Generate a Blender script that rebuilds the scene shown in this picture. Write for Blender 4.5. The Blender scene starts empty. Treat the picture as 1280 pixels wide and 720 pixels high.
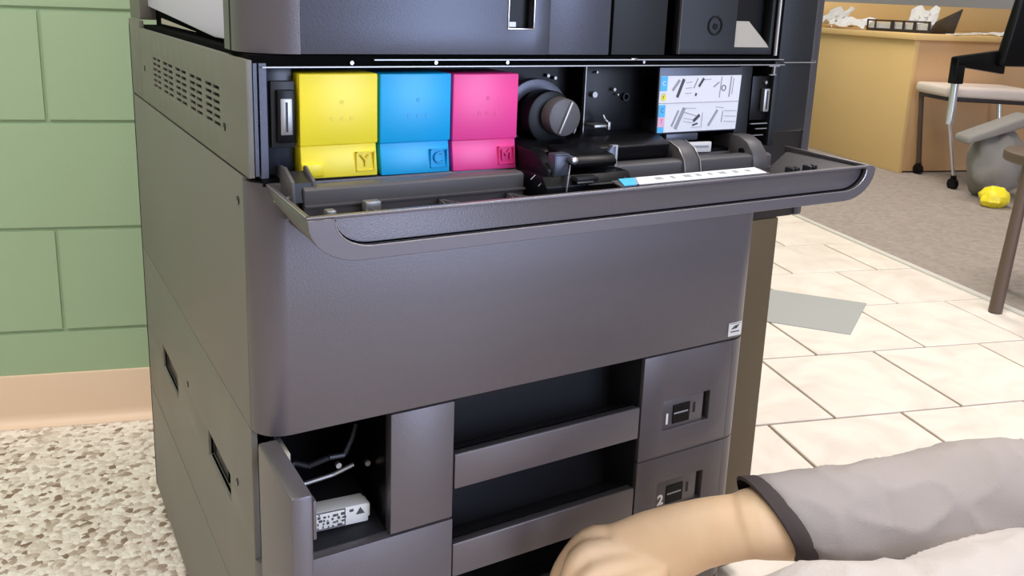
import bpy, bmesh, math, random
from mathutils import Vector, Matrix
R = math.radians
random.seed(7)
C = bpy.context.scene.collection
S = bpy.context.scene

# ------------------------------------------------------------------ camera
cam_d = bpy.data.cameras.new('camera'); cam = bpy.data.objects.new('camera', cam_d); C.objects.link(cam)
r_ = Vector((0.86165592, -0.50614207, 0.03700383)); u_ = Vector((0.08243939, 0.21154509, 0.97388522)); f_ = Vector((0.50075226, 0.83610339, -0.22400513))
mw = Matrix(((r_.x, u_.x, -f_.x, -0.17493), (r_.y, u_.y, -f_.y, -0.72087), (r_.z, u_.z, -f_.z, 0.84057), (0, 0, 0, 1)))
cam.matrix_world = mw
cam_d.sensor_width = 36; cam_d.lens = 36 * 1086.26 / 1280
cam_d.shift_x = (640 - 641.74) / 1280; cam_d.shift_y = (252.165 - 360) / 1280
cam_d.clip_start = .02; cam_d.clip_end = 100
S.camera = cam
S.view_settings.view_transform = 'Standard'; S.view_settings.look = 'None'
S.view_settings.exposure = 0.0; S.view_settings.gamma = 1.0; S.view_settings.use_curve_mapping = False

# ------------------------------------------------------------------ world and lights
W_ = bpy.data.worlds.new('world'); S.world = W_; W_.use_nodes = True
W_.node_tree.nodes['Background'].inputs[0].default_value = (1.0, .95, .92, 1)
W_.node_tree.nodes['Background'].inputs[1].default_value = .45
def area(name, loc, target, sx, sy, power, col):
    l = bpy.data.lights.new(name, 'AREA'); l.shape = 'RECTANGLE'; l.size = sx; l.size_y = sy; l.energy = power; l.color = col
    o = bpy.data.objects.new(name, l); C.objects.link(o); o.location = loc
    o.rotation_euler = (Vector(target) - Vector(loc)).to_track_quat('-Z', 'Y').to_euler(); return o
area('ceiling_light', (-.9, .0, 2.65), (-.9, .0, 0), 1.2, 1.2, 46, (1, .97, .90))
area('ceiling_light', (1.6, .2, 2.65), (1.6, .2, 0), 1.2, 1.2, 52, (1, .94, .88))
area('ceiling_light', (3.2, 2.2, 2.65), (3.2, 2.2, 0), 1.2, 1.2, 52, (1, .94, .86))
area('ceiling_light', (.4, -2.4, 2.65), (.4, -2.4, 0), 1.2, 1.2, 26, (1, .96, .9))
area('unseen_blue_light', (1.5, -3.3, 1.05), (.3, 0, .45), 1.5, 2.1, 95, (.58, .70, 1))  # unseen bluish source, shaped and placed for the copier front's gloss

# ------------------------------------------------------------------ materials
def nt(name):
    m = bpy.data.materials.new(name); m.use_nodes = True
    return m, m.node_tree, m.node_tree.nodes['Principled BSDF']
def mat(name, col, rough=.5, metal=0, bump=0, bscale=400, var=0, vscale=8, spec=.5, emit=None, coat=0):
    m, t, b = nt(name)
    b.inputs['Base Color'].default_value = (*col, 1); b.inputs['Roughness'].default_value = rough
    b.inputs['Metallic'].default_value = metal; b.inputs['Specular IOR Level'].default_value = spec
    b.inputs['Coat Weight'].default_value = coat
    if emit: b.inputs['Emission Color'].default_value = (*col, 1); b.inputs['Emission Strength'].default_value = emit
    if bump or var:
        tc = t.nodes.new('ShaderNodeTexCoord')
    if bump:
        n = t.nodes.new('ShaderNodeTexNoise'); n.inputs['Scale'].default_value = bscale; n.inputs['Detail'].default_value = 3
        bp = t.nodes.new('ShaderNodeBump'); bp.inputs['Strength'].default_value = bump; bp.inputs['Distance'].default_value = .002
        t.links.new(tc.outputs['Object'], n.inputs['Vector']); t.links.new(n.outputs['Fac'], bp.inputs['Height']); t.links.new(bp.outputs['Normal'], b.inputs['Normal'])
    if var:
        n = t.nodes.new('ShaderNodeTexNoise'); n.inputs['Scale'].default_value = vscale; n.inputs['Detail'].default_value = 4
        cr = t.nodes.new('ShaderNodeMix'); cr.data_type = 'RGBA'
        cr.inputs['A'].default_value = (*[c * (1 - var) for c in col], 1); cr.inputs['B'].default_value = (*[min(1, c * (1 + var)) for c in col], 1)
        t.links.new(tc.outputs['Object'], n.inputs['Vector']); t.links.new(n.outputs['Fac'], cr.inputs['Factor']); t.links.new(cr.outputs['Result'], b.inputs['Base Color'])
    return m
M = {}
M['grey'] = mat('copier_grey', (.135, .122, .132), .36, .45, bump=.12, bscale=900)
M['rim'] = mat('cover_rim_grey', (.135, .122, .132), .36, .45)
M['edge_glint'] = mat('painted_edge_glint', (.38, .36, .38), .25, .6)  # pale glossy colour standing in for the highlight along the door edges
M['side'] = mat('copier_side_grey_tinted', (.17, .162, .14), .5, .15, bump=.06, bscale=900)  # olive bounce off the green wall is mixed into this grey
M['dark'] = mat('dark_plastic', (.016, .016, .02), .4, spec=.35)
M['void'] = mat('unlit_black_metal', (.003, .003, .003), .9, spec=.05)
M['black'] = mat('black_plastic', (.003, .003, .004), .35, spec=.22)
M['navy'] = mat('dark_bluish_plastic', (.014, .018, .03), .3, spec=.4)
M['pocket'] = mat('pocket_plastic', (.016, .016, .02), .5, spec=.3)
M['door_in'] = mat('door_inner_plastic', (.085, .078, .082), .45)
M['upper'] = mat('upper_cover_grey', (.075, .08, .105), .36, .4, bump=.1, bscale=900)
M['upper_dark'] = mat('upper_dark_plastic', (.011, .0125, .015), .5, spec=.35)
M['chrome'] = mat('bright_metal', (.72, .72, .74), .25, 1)
M['metal'] = mat('dull_metal', (.38, .37, .36), .4, .8)
M['pale'] = mat('pale_lavender_plastic', (.62, .62, .74), .45)
M['beige'] = mat('beige_plastic', (.42, .38, .31), .5)
M['yellow'] = mat('yellow_plastic', (.95, .78, .03), .38)
M['cyan'] = mat('cyan_plastic', (.0, .40, .80), .38)
M['magenta'] = mat('magenta_plastic', (.92, .06, .32), .38)
M['yellow_d'] = mat('yellow_relief_shade', (.84, .68, .025), .4)  # darker copies put relief shading into the embossed dots and letters
M['cyan_d'] = mat('cyan_relief_shade', (.0, .35, .71), .4)
M['magenta_d'] = mat('magenta_relief_shade', (.82, .05, .27), .4)
M['white'] = mat('white_print', (.8, .79, .8), .5)
M['offwhite'] = mat('white_plastic', (.74, .72, .68), .5)
M['ink'] = mat('printed_ink', (.06, .06, .07), .6)
M['ink_grey'] = mat('printed_grey', (.33, .33, .36), .6)
M['sblue'] = mat('printed_blue', (.08, .48, .84), .5)
M['syellow'] = mat('printed_yellow', (.9, .78, .05), .5)
M['spink'] = mat('printed_pink', (.85, .45, .6), .5)
M['red'] = mat('printed_red', (.6, .05, .1), .5)
M['finisher'] = mat('finisher_plastic', (.014, .013, .015), .5, spec=.3)
M['finisher_side'] = mat('finisher_edge_plastic', (.075, .072, .085), .45)
M['olive'] = mat('finisher_cabinet_metal', (.12, .088, .050), .5)
M['base'] = mat('peach_vinyl', (.80, .60, .44), .45, bump=.05, bscale=60)
M['block'] = mat('green_painted_block', (.36, .50, .32), .5, bump=.12, bscale=90, var=.04, vscale=3)
M['mortar'] = mat('green_painted_mortar', (.31, .45, .285), .55, bump=.15, bscale=120)
M['grout'] = mat('tan_grout', (.36, .27, .18), .9, bump=.3, bscale=300)
M['strip'] = mat('aluminium_strip', (.8, .76, .72), .4, .4)
M['grey_mat'] = mat('grey_sheet', (.36, .36, .35), .7, bump=.2, bscale=200)
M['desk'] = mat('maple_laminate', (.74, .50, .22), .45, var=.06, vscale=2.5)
M['desk_shaded'] = mat('maple_laminate_shaded', (.62, .38, .20), .45, var=.06, vscale=2.5)  # same maple, darker: the front's shade is mixed into the colour
M['blackmat'] = mat('black_desk_plastic', (.03, .022, .024), .4)
M['paper'] = mat('white_paper', (.78, .76, .77), .7)
M['seat'] = mat('cream_vinyl', (.72, .62, .56), .5)
M['pale_chrome'] = mat('chair_chrome', (.75, .78, .85), .25, .9)
M['seat_leg'] = mat('dark_leg_metal', (.12, .09, .07), .4, .5)
M['brown'] = mat('dark_brown_wood', (.10, .065, .045), .5)
M['sleeve'] = mat('grey_jersey', (.36, .32, .31), .9, bump=.25, bscale=700, var=.05, vscale=20)
M['cuff'] = mat('dark_ribbing', (.055, .04, .04), .9, bump=.3, bscale=900)
M['trouser'] = mat('pale_grey_cotton', (.52, .475, .46), .9, bump=.35, bscale=300, var=.05, vscale=25)
M['hair'] = mat('dark_hair', (.03, .02, .014), .7, bump=.8, bscale=300)
M['greybag'] = mat('grey_canvas', (.27, .25, .235), .85, bump=.3, bscale=200, var=.1, vscale=10)
M['ceil'] = mat('ceiling_tile', (.7, .69, .66), .9)
m, t, b = nt('skin'); M['skin'] = m
b.inputs['Base Color'].default_value = (.80, .50, .30, 1); b.inputs['Roughness'].default_value = .5
b.inputs['Subsurface Weight'].default_value = .12; b.inputs['Subsurface Radius'].default_value = (.01, .004, .002); b.inputs['Subsurface Scale'].default_value = .5
tc = t.nodes.new('ShaderNodeTexCoord'); n = t.nodes.new('ShaderNodeTexNoise'); n.inputs['Scale'].default_value = 30; n.inputs['Detail'].default_value = 5
mx = t.nodes.new('ShaderNodeMix'); mx.data_type = 'RGBA'; mx.inputs['A'].default_value = (.84, .56, .34, 1); mx.inputs['B'].default_value = (.95, .71, .47, 1)
t.links.new(tc.outputs['Object'], n.inputs['Vector']); t.links.new(n.outputs['Fac'], mx.inputs['Factor']); t.links.new(mx.outputs['Result'], b.inputs['Base Color'])

def speckle(name, cols, scale, bump, rough=.95, mixn=3.0):
    m, t, b = nt(name); b.inputs['Roughness'].default_value = rough; b.inputs['Specular IOR Level'].default_value = .1
    tc = t.nodes.new('ShaderNodeTexCoord')
    nz = t.nodes.new('ShaderNodeTexNoise'); nz.inputs['Scale'].default_value = scale * 1.1; nz.inputs['Detail'].default_value = 2
    add = t.nodes.new('ShaderNodeMix'); add.data_type = 'VECTOR'; add.inputs['Factor'].default_value = .008
    t.links.new(tc.outputs['Object'], nz.inputs['Vector']); t.links.new(tc.outputs['Object'], add.inputs['A']); t.links.new(nz.outputs['Color'], add.inputs['B'])
    v = t.nodes.new('ShaderNodeTexVoronoi'); v.inputs['Scale'].default_value = scale
    t.links.new(add.outputs['Result'], v.inputs['Vector'])
    sep = t.nodes.new('ShaderNodeSeparateColor'); t.links.new(v.outputs['Color'], sep.inputs['Color'])
    cr = t.nodes.new('ShaderNodeValToRGB'); cr.color_ramp.interpolation = 'LINEAR'
    while len(cr.color_ramp.elements) < len(cols): cr.color_ramp.elements.new(.5)
    for i, (p, c) in enumerate(cols):
        cr.color_ramp.elements[i].position = p; cr.color_ramp.elements[i].color = (*c, 1)
    t.links.new(sep.outputs[0], cr.inputs['Fac']); t.links.new(cr.outputs['Color'], b.inputs['Base Color'])
    bp = t.nodes.new('ShaderNodeBump'); bp.inputs['Strength'].default_value = bump; bp.inputs['Distance'].default_value = .006; bp.invert = True
    t.links.new(v.outputs['Distance'], bp.inputs['Height']); t.links.new(bp.outputs['Normal'], b.inputs['Normal'])
    return m
M['carpet_l'] = speckle('speckled_loop_carpet', [(0, (.26, .18, .13)), (.16, (.50, .40, .33)), (.4, (.74, .64, .56)), (1, (.90, .83, .76))], 100, .6)
M['carpet_r'] = speckle('taupe_carpet', [(0, (.31, .262, .235)), (.5, (.345, .292, .262)), (1, (.38, .322, .29))], 55, .35)
def tile_mat():
    m, t, b = nt('cream_ceramic_tile'); b.inputs['Roughness'].default_value = .35
    tc = t.nodes.new('ShaderNodeTexCoord'); oi = t.nodes.new('ShaderNodeObjectInfo')
    ad = t.nodes.new('ShaderNodeVectorMath'); ad.operation = 'ADD'
    sc = t.nodes.new('ShaderNodeVectorMath'); sc.operation = 'SCALE'; sc.inputs[0].default_value = (9, 7, 5)
    t.links.new(oi.outputs['Random'], sc.inputs['Scale']); t.links.new(tc.outputs['Object'], ad.inputs[0]); t.links.new(sc.outputs[0], ad.inputs[1])
    n = t.nodes.new('ShaderNodeTexNoise'); n.inputs['Scale'].default_value = 7; n.inputs['Detail'].default_value = 8; n.inputs['Distortion'].default_value = 1.2
    t.links.new(ad.outputs[0], n.inputs['Vector'])
    cr = t.nodes.new('ShaderNodeValToRGB'); e = cr.color_ramp.elements
    e[0].position = .3; e[0].color = (.73, .64, .57, 1); e[1].position = .62; e[1].color = (.86, .775, .70, 1)
    t.links.new(n.outputs['Fac'], cr.inputs['Fac']); t.links.new(cr.outputs['Color'], b.inputs['Base Color'])
    bp = t.nodes.new('ShaderNodeBump'); bp.inputs['Strength'].default_value = .15; bp.inputs['Distance'].default_value = .002
    t.links.new(n.outputs['Fac'], bp.inputs['Height']); t.links.new(bp.outputs['Normal'], b.inputs['Normal'])
    return m
M['tile'] = tile_mat()

# ------------------------------------------------------------------ mesh helpers
class MB:
    def __init__(s): s.bm = bmesh.new()
    def face(s, pts):
        try: return s.bm.faces.new([s.bm.verts.new(p) for p in pts])
        except ValueError: pass
    def hexa(s, a, b):     # a, b: two loops of the same length, closed prism
        va = [s.bm.verts.new(p) for p in a]; vb = [s.bm.verts.new(p) for p in b]; n = len(a)
        s.bm.faces.new(va); s.bm.faces.new(list(reversed(vb)))
        for i in range(n): s.bm.faces.new((va[i], vb[i], vb[(i + 1) % n], va[(i + 1) % n]))
        return s
    def box(s, x0, x1, y0, y1, z0, z1):
        return s.hexa([(x0, y0, z0), (x1, y0, z0), (x1, y1, z0), (x0, y1, z0)], [(x0, y0, z1), (x1, y0, z1), (x1, y1, z1), (x0, y1, z1)])
    def prism_z(s, poly, z0, z1): return s.hexa([(x, y, z0) for x, y in poly], [(x, y, z1) for x, y in poly])
    def prism_x(s, poly, x0, x1): return s.hexa([(x0, y, z) for y, z in poly], [(x1, y, z) for y, z in poly])
    def prism_y(s, poly, y0, y1): return s.hexa([(x, y0, z) for x, z in poly], [(x, y1, z) for x, z in poly])
    def ring(s, c, d, r, n=20, up=None):
        d = Vector(d).normalized(); a = d.orthogonal().normalized() if up is None else (Vector(up) - d * Vector(up).dot(d)).normalized(); b = d.cross(a)
        return [Vector(c) + a * (r * math.cos(2 * math.pi * i / n)) + b * (r * math.sin(2 * math.pi * i / n)) for i in range(n)]
    def cyl(s, p0, p1, r0, r1=None, n=20):
        d = Vector(p1) - Vector(p0); r1 = r0 if r1 is None else r1
        return s.hexa(s.ring(p0, d, r0, n), s.ring(p1, d, r1, n))
    def tube(s, pts, r, n=8):
        for a, b in zip(pts[:-1], pts[1:]): s.cyl(a, b, r, n=n)
        return s
    def annulus(s, c, d, r0, r1, dep, n=32, a0=0, a1=2 * math.pi):
        d = Vector(d).normalized(); c = Vector(c); a = d.orthogonal().normalized(); b = d.cross(a); full = abs(a1 - a0 - 2 * math.pi) < 1e-6
        rows = []
        for i in range(n + (0 if full else 1)):
            t = a0 + (a1 - a0) * i / n; v = a * math.cos(t) + b * math.sin(t)
            rows.append([s.bm.verts.new(q) for q in (c + v * r0, c + v * r1, c + v * r1 + d * dep, c + v * r0 + d * dep)])
        m = len(rows)
        for i in range(m if full else m - 1):
            p, q = rows[i], rows[(i + 1) % m]
            for k in range(4): s.bm.faces.new((p[k], p[(k + 1) % 4], q[(k + 1) % 4], q[k]))
        if not full: s.bm.faces.new(rows[0]); s.bm.faces.new(rows[-1])
        return s
    def xf(s, m):
        bmesh.ops.transform(s.bm, matrix=m, verts=s.bm.verts); return s
def plate(P, A, B, holes, th):
    """plate in a, b with rectangular through holes; P(a, b, d) -> point"""
    mb = MB(); xs = sorted(set([*A] + [h[i] for h in holes for i in (0, 1)])); ys = sorted(set([*B] + [h[i] for h in holes for i in (2, 3)]))
    def solid(i, j):
        if i < 0 or j < 0 or i >= len(xs) - 1 or j >= len(ys) - 1: return False
        a, b = (xs[i] + xs[i + 1]) / 2, (ys[j] + ys[j + 1]) / 2
        return not any(h[0] < a < h[1] and h[2] < b < h[3] for h in holes)
    for i in range(len(xs) - 1):
        for j in range(len(ys) - 1):
            if not solid(i, j): continue
            a0, a1, b0, b1 = xs[i], xs[i + 1], ys[j], ys[j + 1]
            mb.face([P(a0, b0, 0), P(a1, b0, 0), P(a1, b1, 0), P(a0, b1, 0)]); mb.face([P(a0, b0, th), P(a1, b0, th), P(a1, b1, th), P(a0, b1, th)])
            if not solid(i - 1, j): mb.face([P(a0, b0, 0), P(a0, b1, 0), P(a0, b1, th), P(a0, b0, th)])
            if not solid(i + 1, j): mb.face([P(a1, b0, 0), P(a1, b1, 0), P(a1, b1, th), P(a1, b0, th)])
            if not solid(i, j - 1): mb.face([P(a0, b0, 0), P(a1, b0, 0), P(a1, b0, th), P(a0, b0, th)])
            if not solid(i, j + 1): mb.face([P(a0, b1, 0), P(a1, b1, 0), P(a1, b1, th), P(a0, b1, th)])
    bmesh.ops.remove_doubles(mb.bm, verts=mb.bm.verts, dist=1e-6)
    return mb
def origin_of(p):
    o = Vector((0, 0, 0))
    while p is not None: o += p.location; p = p.parent
    return o
def obj(name, mb, mt, parent=None, bevel=0, label=None, smooth=35, org=None, seg=2):
    """links the collected mesh (world coordinates) as ONE object"""
    bm = mb.bm; bmesh.ops.recalc_face_normals(bm, faces=bm.faces)
    o0 = origin_of(parent) if parent is not None else Vector(org or (0, 0, 0))
    bmesh.ops.translate(bm, vec=-o0, verts=bm.verts)
    if bevel:
        es = [e for e in bm.edges if len(e.link_faces) == 2 and e.calc_face_angle(0) > R(30)]
        try: bmesh.ops.bevel(bm, geom=es, offset=bevel, segments=seg, profile=.5, affect='EDGES', clamp_overlap=True)
        except Exception: pass
    me = bpy.data.meshes.new(name); bm.to_mesh(me); bm.free()
    if smooth:
        for p in me.polygons: p.use_smooth = True
        me.set_sharp_from_angle(angle=R(smooth))
    me.materials.append(M[mt] if isinstance(mt, str) else mt)
    o = bpy.data.objects.new(name, me); C.objects.link(o)
    if parent is not None: o.parent = parent
    else: o.location = o0
    if label: o['label'] = label
    return o
def tag(o, label, cat, group=None):
    o['label'] = label; o['category'] = cat
    if group: o['group'] = group
    return o
def thing(name, loc, label, cat, group=None):
    o = bpy.data.objects.new(name, None); C.objects.link(o); o.location = loc; o.empty_display_size = .05
    return tag(o, label, cat, group)
def struct(name, mb, mt, **k):
    o = obj(name, mb, mt, **k); o['kind'] = 'structure'; return o
def text(s, loc, size, mt, parent, rot=(R(90), 0, 0), ext=.0004, name='lettering', label=None, sx=1.0, bold=0):
    cu = bpy.data.curves.new(name, 'FONT'); cu.body = s; cu.size = size; cu.extrude = ext; cu.offset = bold; cu.align_x = 'CENTER'; cu.align_y = 'CENTER'
    t = bpy.data.objects.new(name, cu); C.objects.link(t)
    bpy.context.view_layer.update()
    me = bpy.data.meshes.new_from_object(t); bpy.data.objects.remove(t)
    me.transform(Matrix.Translation(Vector(loc) - origin_of(parent)) @ __import__('mathutils').Euler(rot).to_matrix().to_4x4() @ Matrix.Diagonal((sx, 1, 1, 1)))
    me.materials.clear(); me.materials.append(M[mt]); me.name = name
    o = bpy.data.objects.new(name, me); C.objects.link(o); o.parent = parent
    if label: o['label'] = label
    return o
def grow(name, joints, bones, mt, parent=None, levels=2, root=0, noise=0):
    """one continuous surface over a skeleton: joints = [(xyz, radius)], bones = [(i, j)]"""
    me = bpy.data.meshes.new(name); o0 = origin_of(parent) if parent is not None else Vector((0, 0, 0))
    me.from_pydata([Vector(j[0]) - o0 for j in joints], bones, []); o = bpy.data.objects.new(name, me); C.objects.link(o)
    sk = o.modifiers.new('skin', 'SKIN'); sk.use_smooth_shade = True; sk.branch_smoothing = .6
    for i, j in enumerate(joints):
        r = j[1]; r = (r, r) if not isinstance(r, tuple) else r
        v = me.skin_vertices[0].data[i]; v.radius = r; v.use_root = (i == root)
    sb = o.modifiers.new('sub', 'SUBSURF'); sb.levels = levels; sb.render_levels = levels
    bpy.context.view_layer.update()
    dg = bpy.context.evaluated_depsgraph_get(); m2 = bpy.data.meshes.new_from_object(o.evaluated_get(dg)); o.modifiers.clear(); o.data = m2; bpy.data.meshes.remove(me)
    m2.name = name; m2.materials.clear(); m2.materials.append(M[mt])
    if noise:
        from mathutils import noise as nz
        for v in m2.vertices: v.co += v.normal * noise * nz.noise(v.co * 22)
    for p in m2.polygons: p.use_smooth = True
    if parent is not None: o.parent = parent
    return o

# ------------------------------------------------------------------ room frame (turned against the copier)
PHI = -.2825; cs, sn = math.cos(PHI), math.sin(PHI)
def rw(u, v, z=0): return Vector((u * cs - v * sn, u * sn + v * cs, z))
RM = Matrix.Rotation(PHI, 4, 'Z')
SU, U0, SV, V0, UE, VW = .323, 1.1518, .3169, .7367, 2.1115, 1.0034
UT = .55                                             # where the left carpet ends, below the copier

fl = struct('floor', MB().box(-4, 8, -4.5, 8, -.12, -.007).xf(RM), 'grout', smooth=0)
cl = obj('carpet', MB().box(-4, UT, -4.5, 8, -.007, .0).xf(RM), 'carpet_l', fl, smooth=0, label='beige and brown speckled carpet at the left')
cr = obj('carpet', MB().box(UE, 8, -4.5, 8, -.007, .003).xf(RM), 'carpet_r', fl, smooth=0, label='plain taupe carpet beyond the tiles')
# tiles, running bond, rows along v
tm = {}
def tile_mesh(w):
    k = round(w, 3)
    if k not in tm:
        mb = MB().box(.0034, w - .0034, .0034, SV - .0034, -.006, 0); bmesh.ops.recalc_face_normals(mb.bm, faces=mb.bm.faces)
        bmesh.ops.bevel(mb.bm, geom=[e for e in mb.bm.edges if all(v.co.z > -.001 for v in e.verts)], offset=.0015, segments=1, affect='EDGES')
        me = bpy.data.meshes.new('tile'); mb.bm.to_mesh(me); mb.bm.free(); me.materials.append(M['tile']); tm[k] = me
    return tm[k]
for row in range(-7, 16):
    v = V0 + SV * row
    off = 0 if row % 2 == 0 else .5
    # row 0 spans V0..V0+SV (between the first and second long joints): joints at whole steps
    k = -3
    while True:
        a = U0 + SU * (k + off); b_ = a + SU; k += 1
        if a >= UE - .012: break
        a2, b2 = max(a, UT), min(b_, UE - .012)
        if b2 - a2 < .02: continue
        o = bpy.data.objects.new('tile', tile_mesh(b2 - a2)); C.objects.link(o); o.parent = fl
        o.location = rw(a2, v, random.uniform(-.0006, .0006)); o.rotation_euler = (0, 0, PHI)
struct('trim_1', MB().hexa([tuple(rw(UE - .014, -4.2, -.004)), tuple(rw(UE + .012, -4.2, -.004)), tuple(rw(UE + .012, 6, -.004)), tuple(rw(UE - .014, 6, -.004))],
       [tuple(rw(UE - .012, -4.2, .004)), tuple(rw(UE + .008, -4.2, .006)), tuple(rw(UE + .008, 6, .006)), tuple(rw(UE - .012, 6, .004))]), 'strip')
# block wall, ends behind the copier and turns back
HC = .2032; ZC = .1883; BW = .4064; UEND = .86
wb = struct('wall_back', MB().box(-3.2, UEND - .004, VW + .004, VW + .19, 0, 2.6).xf(RM), 'mortar', smooth=0)
bms = {}
def block_mesh(w, h):
    k = (round(w, 3), round(h, 3))
    if k not in bms:
        mb = MB().box(.0006, w - .0006, 0, .02, .0006, h - .0006); bmesh.ops.recalc_face_normals(mb.bm, faces=mb.bm.faces)
        bmesh.ops.bevel(mb.bm, geom=[e for e in mb.bm.edges if all(v.co.y < .001 for v in e.verts)], offset=.0035, segments=2, affect='EDGES')
        me = bpy.data.meshes.new('block'); mb.bm.to_mesh(me); mb.bm.free(); me.materials.append(M['block']); bms[k] = me
    return bms[k]
for cidx in range(-1, 12):
    z0 = max(0, ZC + HC * cidx); z1 = min(2.6, ZC + HC * (cidx + 1))
    u = -.3963 + (BW / 2 if cidx % 2 else 0) - BW * 7
    while u < UEND:
        a, b_ = max(u, -3.2), min(u + BW, UEND); u += BW
        if b_ - a < .02: continue
        o = bpy.data.objects.new('block', block_mesh(b_ - a, z1 - z0)); C.objects.link(o); o.parent = wb
        o.location = rw(a, VW, z0); o.rotation_euler = (0, 0, PHI)
struct('wall_right', MB().box(UEND - .12, UEND, VW + .19, 6.6, 0, 2.6).xf(RM), 'mortar', smooth=0)
# cove base: straight sheet with a lighter rounded toe
prof = [(VW - .0001, .1016), (VW - .005, .1016), (VW - .0065, .099), (VW - .0065, .022), (VW - .010, .012), (VW - .018, .004), (VW - .026, .0005), (VW - .0001, .0005)]
struct('baseboard_back', MB().prism_x(prof, -3.2, UEND).xf(RM), 'base')
struct('wall_far', MB().box(-4, 8, 6.6, 6.75, 0, 2.72).xf(RM), 'ceil', smooth=0)
struct('ceiling', MB().box(-4, 8, -4.5, 8, 2.72, 2.8).xf(RM), 'ceil', smooth=0)

# ------------------------------------------------------------------ photocopier
W, D = .61, .697
cop = thing('photocopier', (W / 2, D / 2, 0), 'large charcoal grey office photocopier with its front cover hanging open', 'photocopier')
def P_front(a, b, d): return (a, d, b)
def P_side(a, b, d): return (d, a, b)
RC = .03
def arcL(x, y, r, n=8): return [(x + r - r * math.cos(t), y + r - r * math.sin(t)) for t in [math.pi / 2 * i / n for i in range(n + 1)]]     # from (x, y+r) to (x+r, y)
def arcR(x, y, r, n=8): return [(x - r + r * math.sin(t), y + r - r * math.cos(t)) for t in [math.pi / 2 * i / n for i in range(n + 1)]]     # from (x-r, y) to (x, y+r)
def front_poly(x0, x1, L=False, Rr=False, th=.014, y=0):
    p = (arcL(x0, y, RC) if L else [(x0, y)]) + (arcR(x1, y, RC) if Rr else [(x1, y)])
    # inner side
    q = ([(x1 - .006, y + RC), (x1 - .010, y + th + .006)] if Rr else [(x1, y + th)]) + ([(x0 + .010, y + th + .006), (x0 + .006, y + RC)] if L else [(x0, y + th)])
    return p + q
# inner body (dark)
obj('chassis', MB().box(.006, W - .006, .16, D - .01, .05, .684).box(.006, W - .006, .075, D - .01, .688, .786), 'black', cop)
for x in (.06, W - .06):
    for y in (.1, D - .08):
        f = obj('foot', MB().cyl((x, y, 0.0), (x, y, .052), .022, n=16), 'black', cop, .002)
# left side panels
GS = .0014
holes = []
h1 = (.424, .543, .305, .340); h2 = (.121, .231, .320, .352)
obj('side_panel', plate(P_side, (RC - .004, D), (.215 + GS, .447), [h1, h2], .006), 'side', cop, .0006)
def recess(h):
    y0, y1, z0, z1 = h; mb = MB(); d = .022
    mb.face([(d, y0, z0), (d, y1, z0), (d, y1, z1), (d, y0, z1)])
    mb.face([(.003, y0, z0), (.003, y1, z0), (d, y1, z0), (d, y0, z0)]); mb.face([(.003, y0, z1), (.003, y1, z1), (d, y1, z1), (d, y0, z1)])
    mb.face([(.003, y0, z0), (.003, y0, z1), (d, y0, z1), (d, y0, z0)]); mb.face([(.003, y1, z0), (.003, y1, z1), (d, y1, z1), (d, y1, z0)])
    return mb
for h in (h1, h2): obj('grip_recess', recess(h), 'side', cop)
obj('side_panel', plate(P_side, (RC - .004, D), (.035, .215 - GS), [], .006), 'side', cop, .0006)
# the panel above the angled seam
obj('side_panel', plate(P_side, (RC - .004, D), (.447 + GS, .687 - GS), [], .006), 'side', cop, .0006)
# upper panel with ventilation slots
vs = []
for cx_, (ya, yb, zt) in enumerate([(.4864, .4300, .7547), (.4097, .3460, .7547), (.3270, .2640, .7547), (.2449, .1835, .7547), (.1656, .1040, .7547)]):
    ym = (ya + yb) / 2
    for rI in range(6):
        z1 = zt - .0068 * rI
        vs.append((ym + .0025, ya, z1 - .0036, z1)); vs.append((yb, ym - .0025, z1 - .0036, z1))
obj('side_panel', plate(P_side, (.002, .59), (.687 + GS, .7865), vs, .005), 'side', cop, .0004)
obj('side_panel', plate(P_side, (.5915, D), (.687 + GS, .7965), [], .006), 'side', cop, .0006)
obj('added_vent_dark_sheet', MB().box(.012, .02, .07, .52, .69, .775), 'black', cop)  # black sheet added behind the slots for the dark of their depth
for (y, z) in [(.086, .7205), (.043, .6614), (.3465, .3596), (.0883, .3618), (.56, .734)]:
    s_ = obj('screw', MB().cyl((-.001, y, z), (.003, y, z), .0038, n=12), 'dark', cop); obj('screw_head', MB().cyl((-.0012, y, z - .002), (.001, y, z - .002), .0017, n=8), 'metal', s_)
obj('side_panel', MB().box(W - .006, W, RC, D, .035, .787), 'finisher', cop, label='right side panel')
obj('rear_panel', MB().box(0, W, D - .008, D, .035, .787), 'side', cop)
# big front cover
obj('front_cover', MB().prism_z(front_poly(0, W, True, True), .4475, .683), 'grey', cop, .0012)
obj('cover_ledge', MB().box(.012, W - .02, .004, .078, .680, .6865), 'black', cop)
lab = obj('recycling_label', MB().box(.569, .5905, -.0008, .001, .4515, .4685), 'offwhite', cop)
obj('printed_mark', MB().prism_y([(.573, .4605), (.579, .4648), (.586, .4655), (.582, .4610)], -.0012, 0).box(.5725, .5865, -.0012, 0, .4565, .4578).box(.571, .589, -.0012, 0, .4672, .4676), 'ink', lab)

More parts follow.
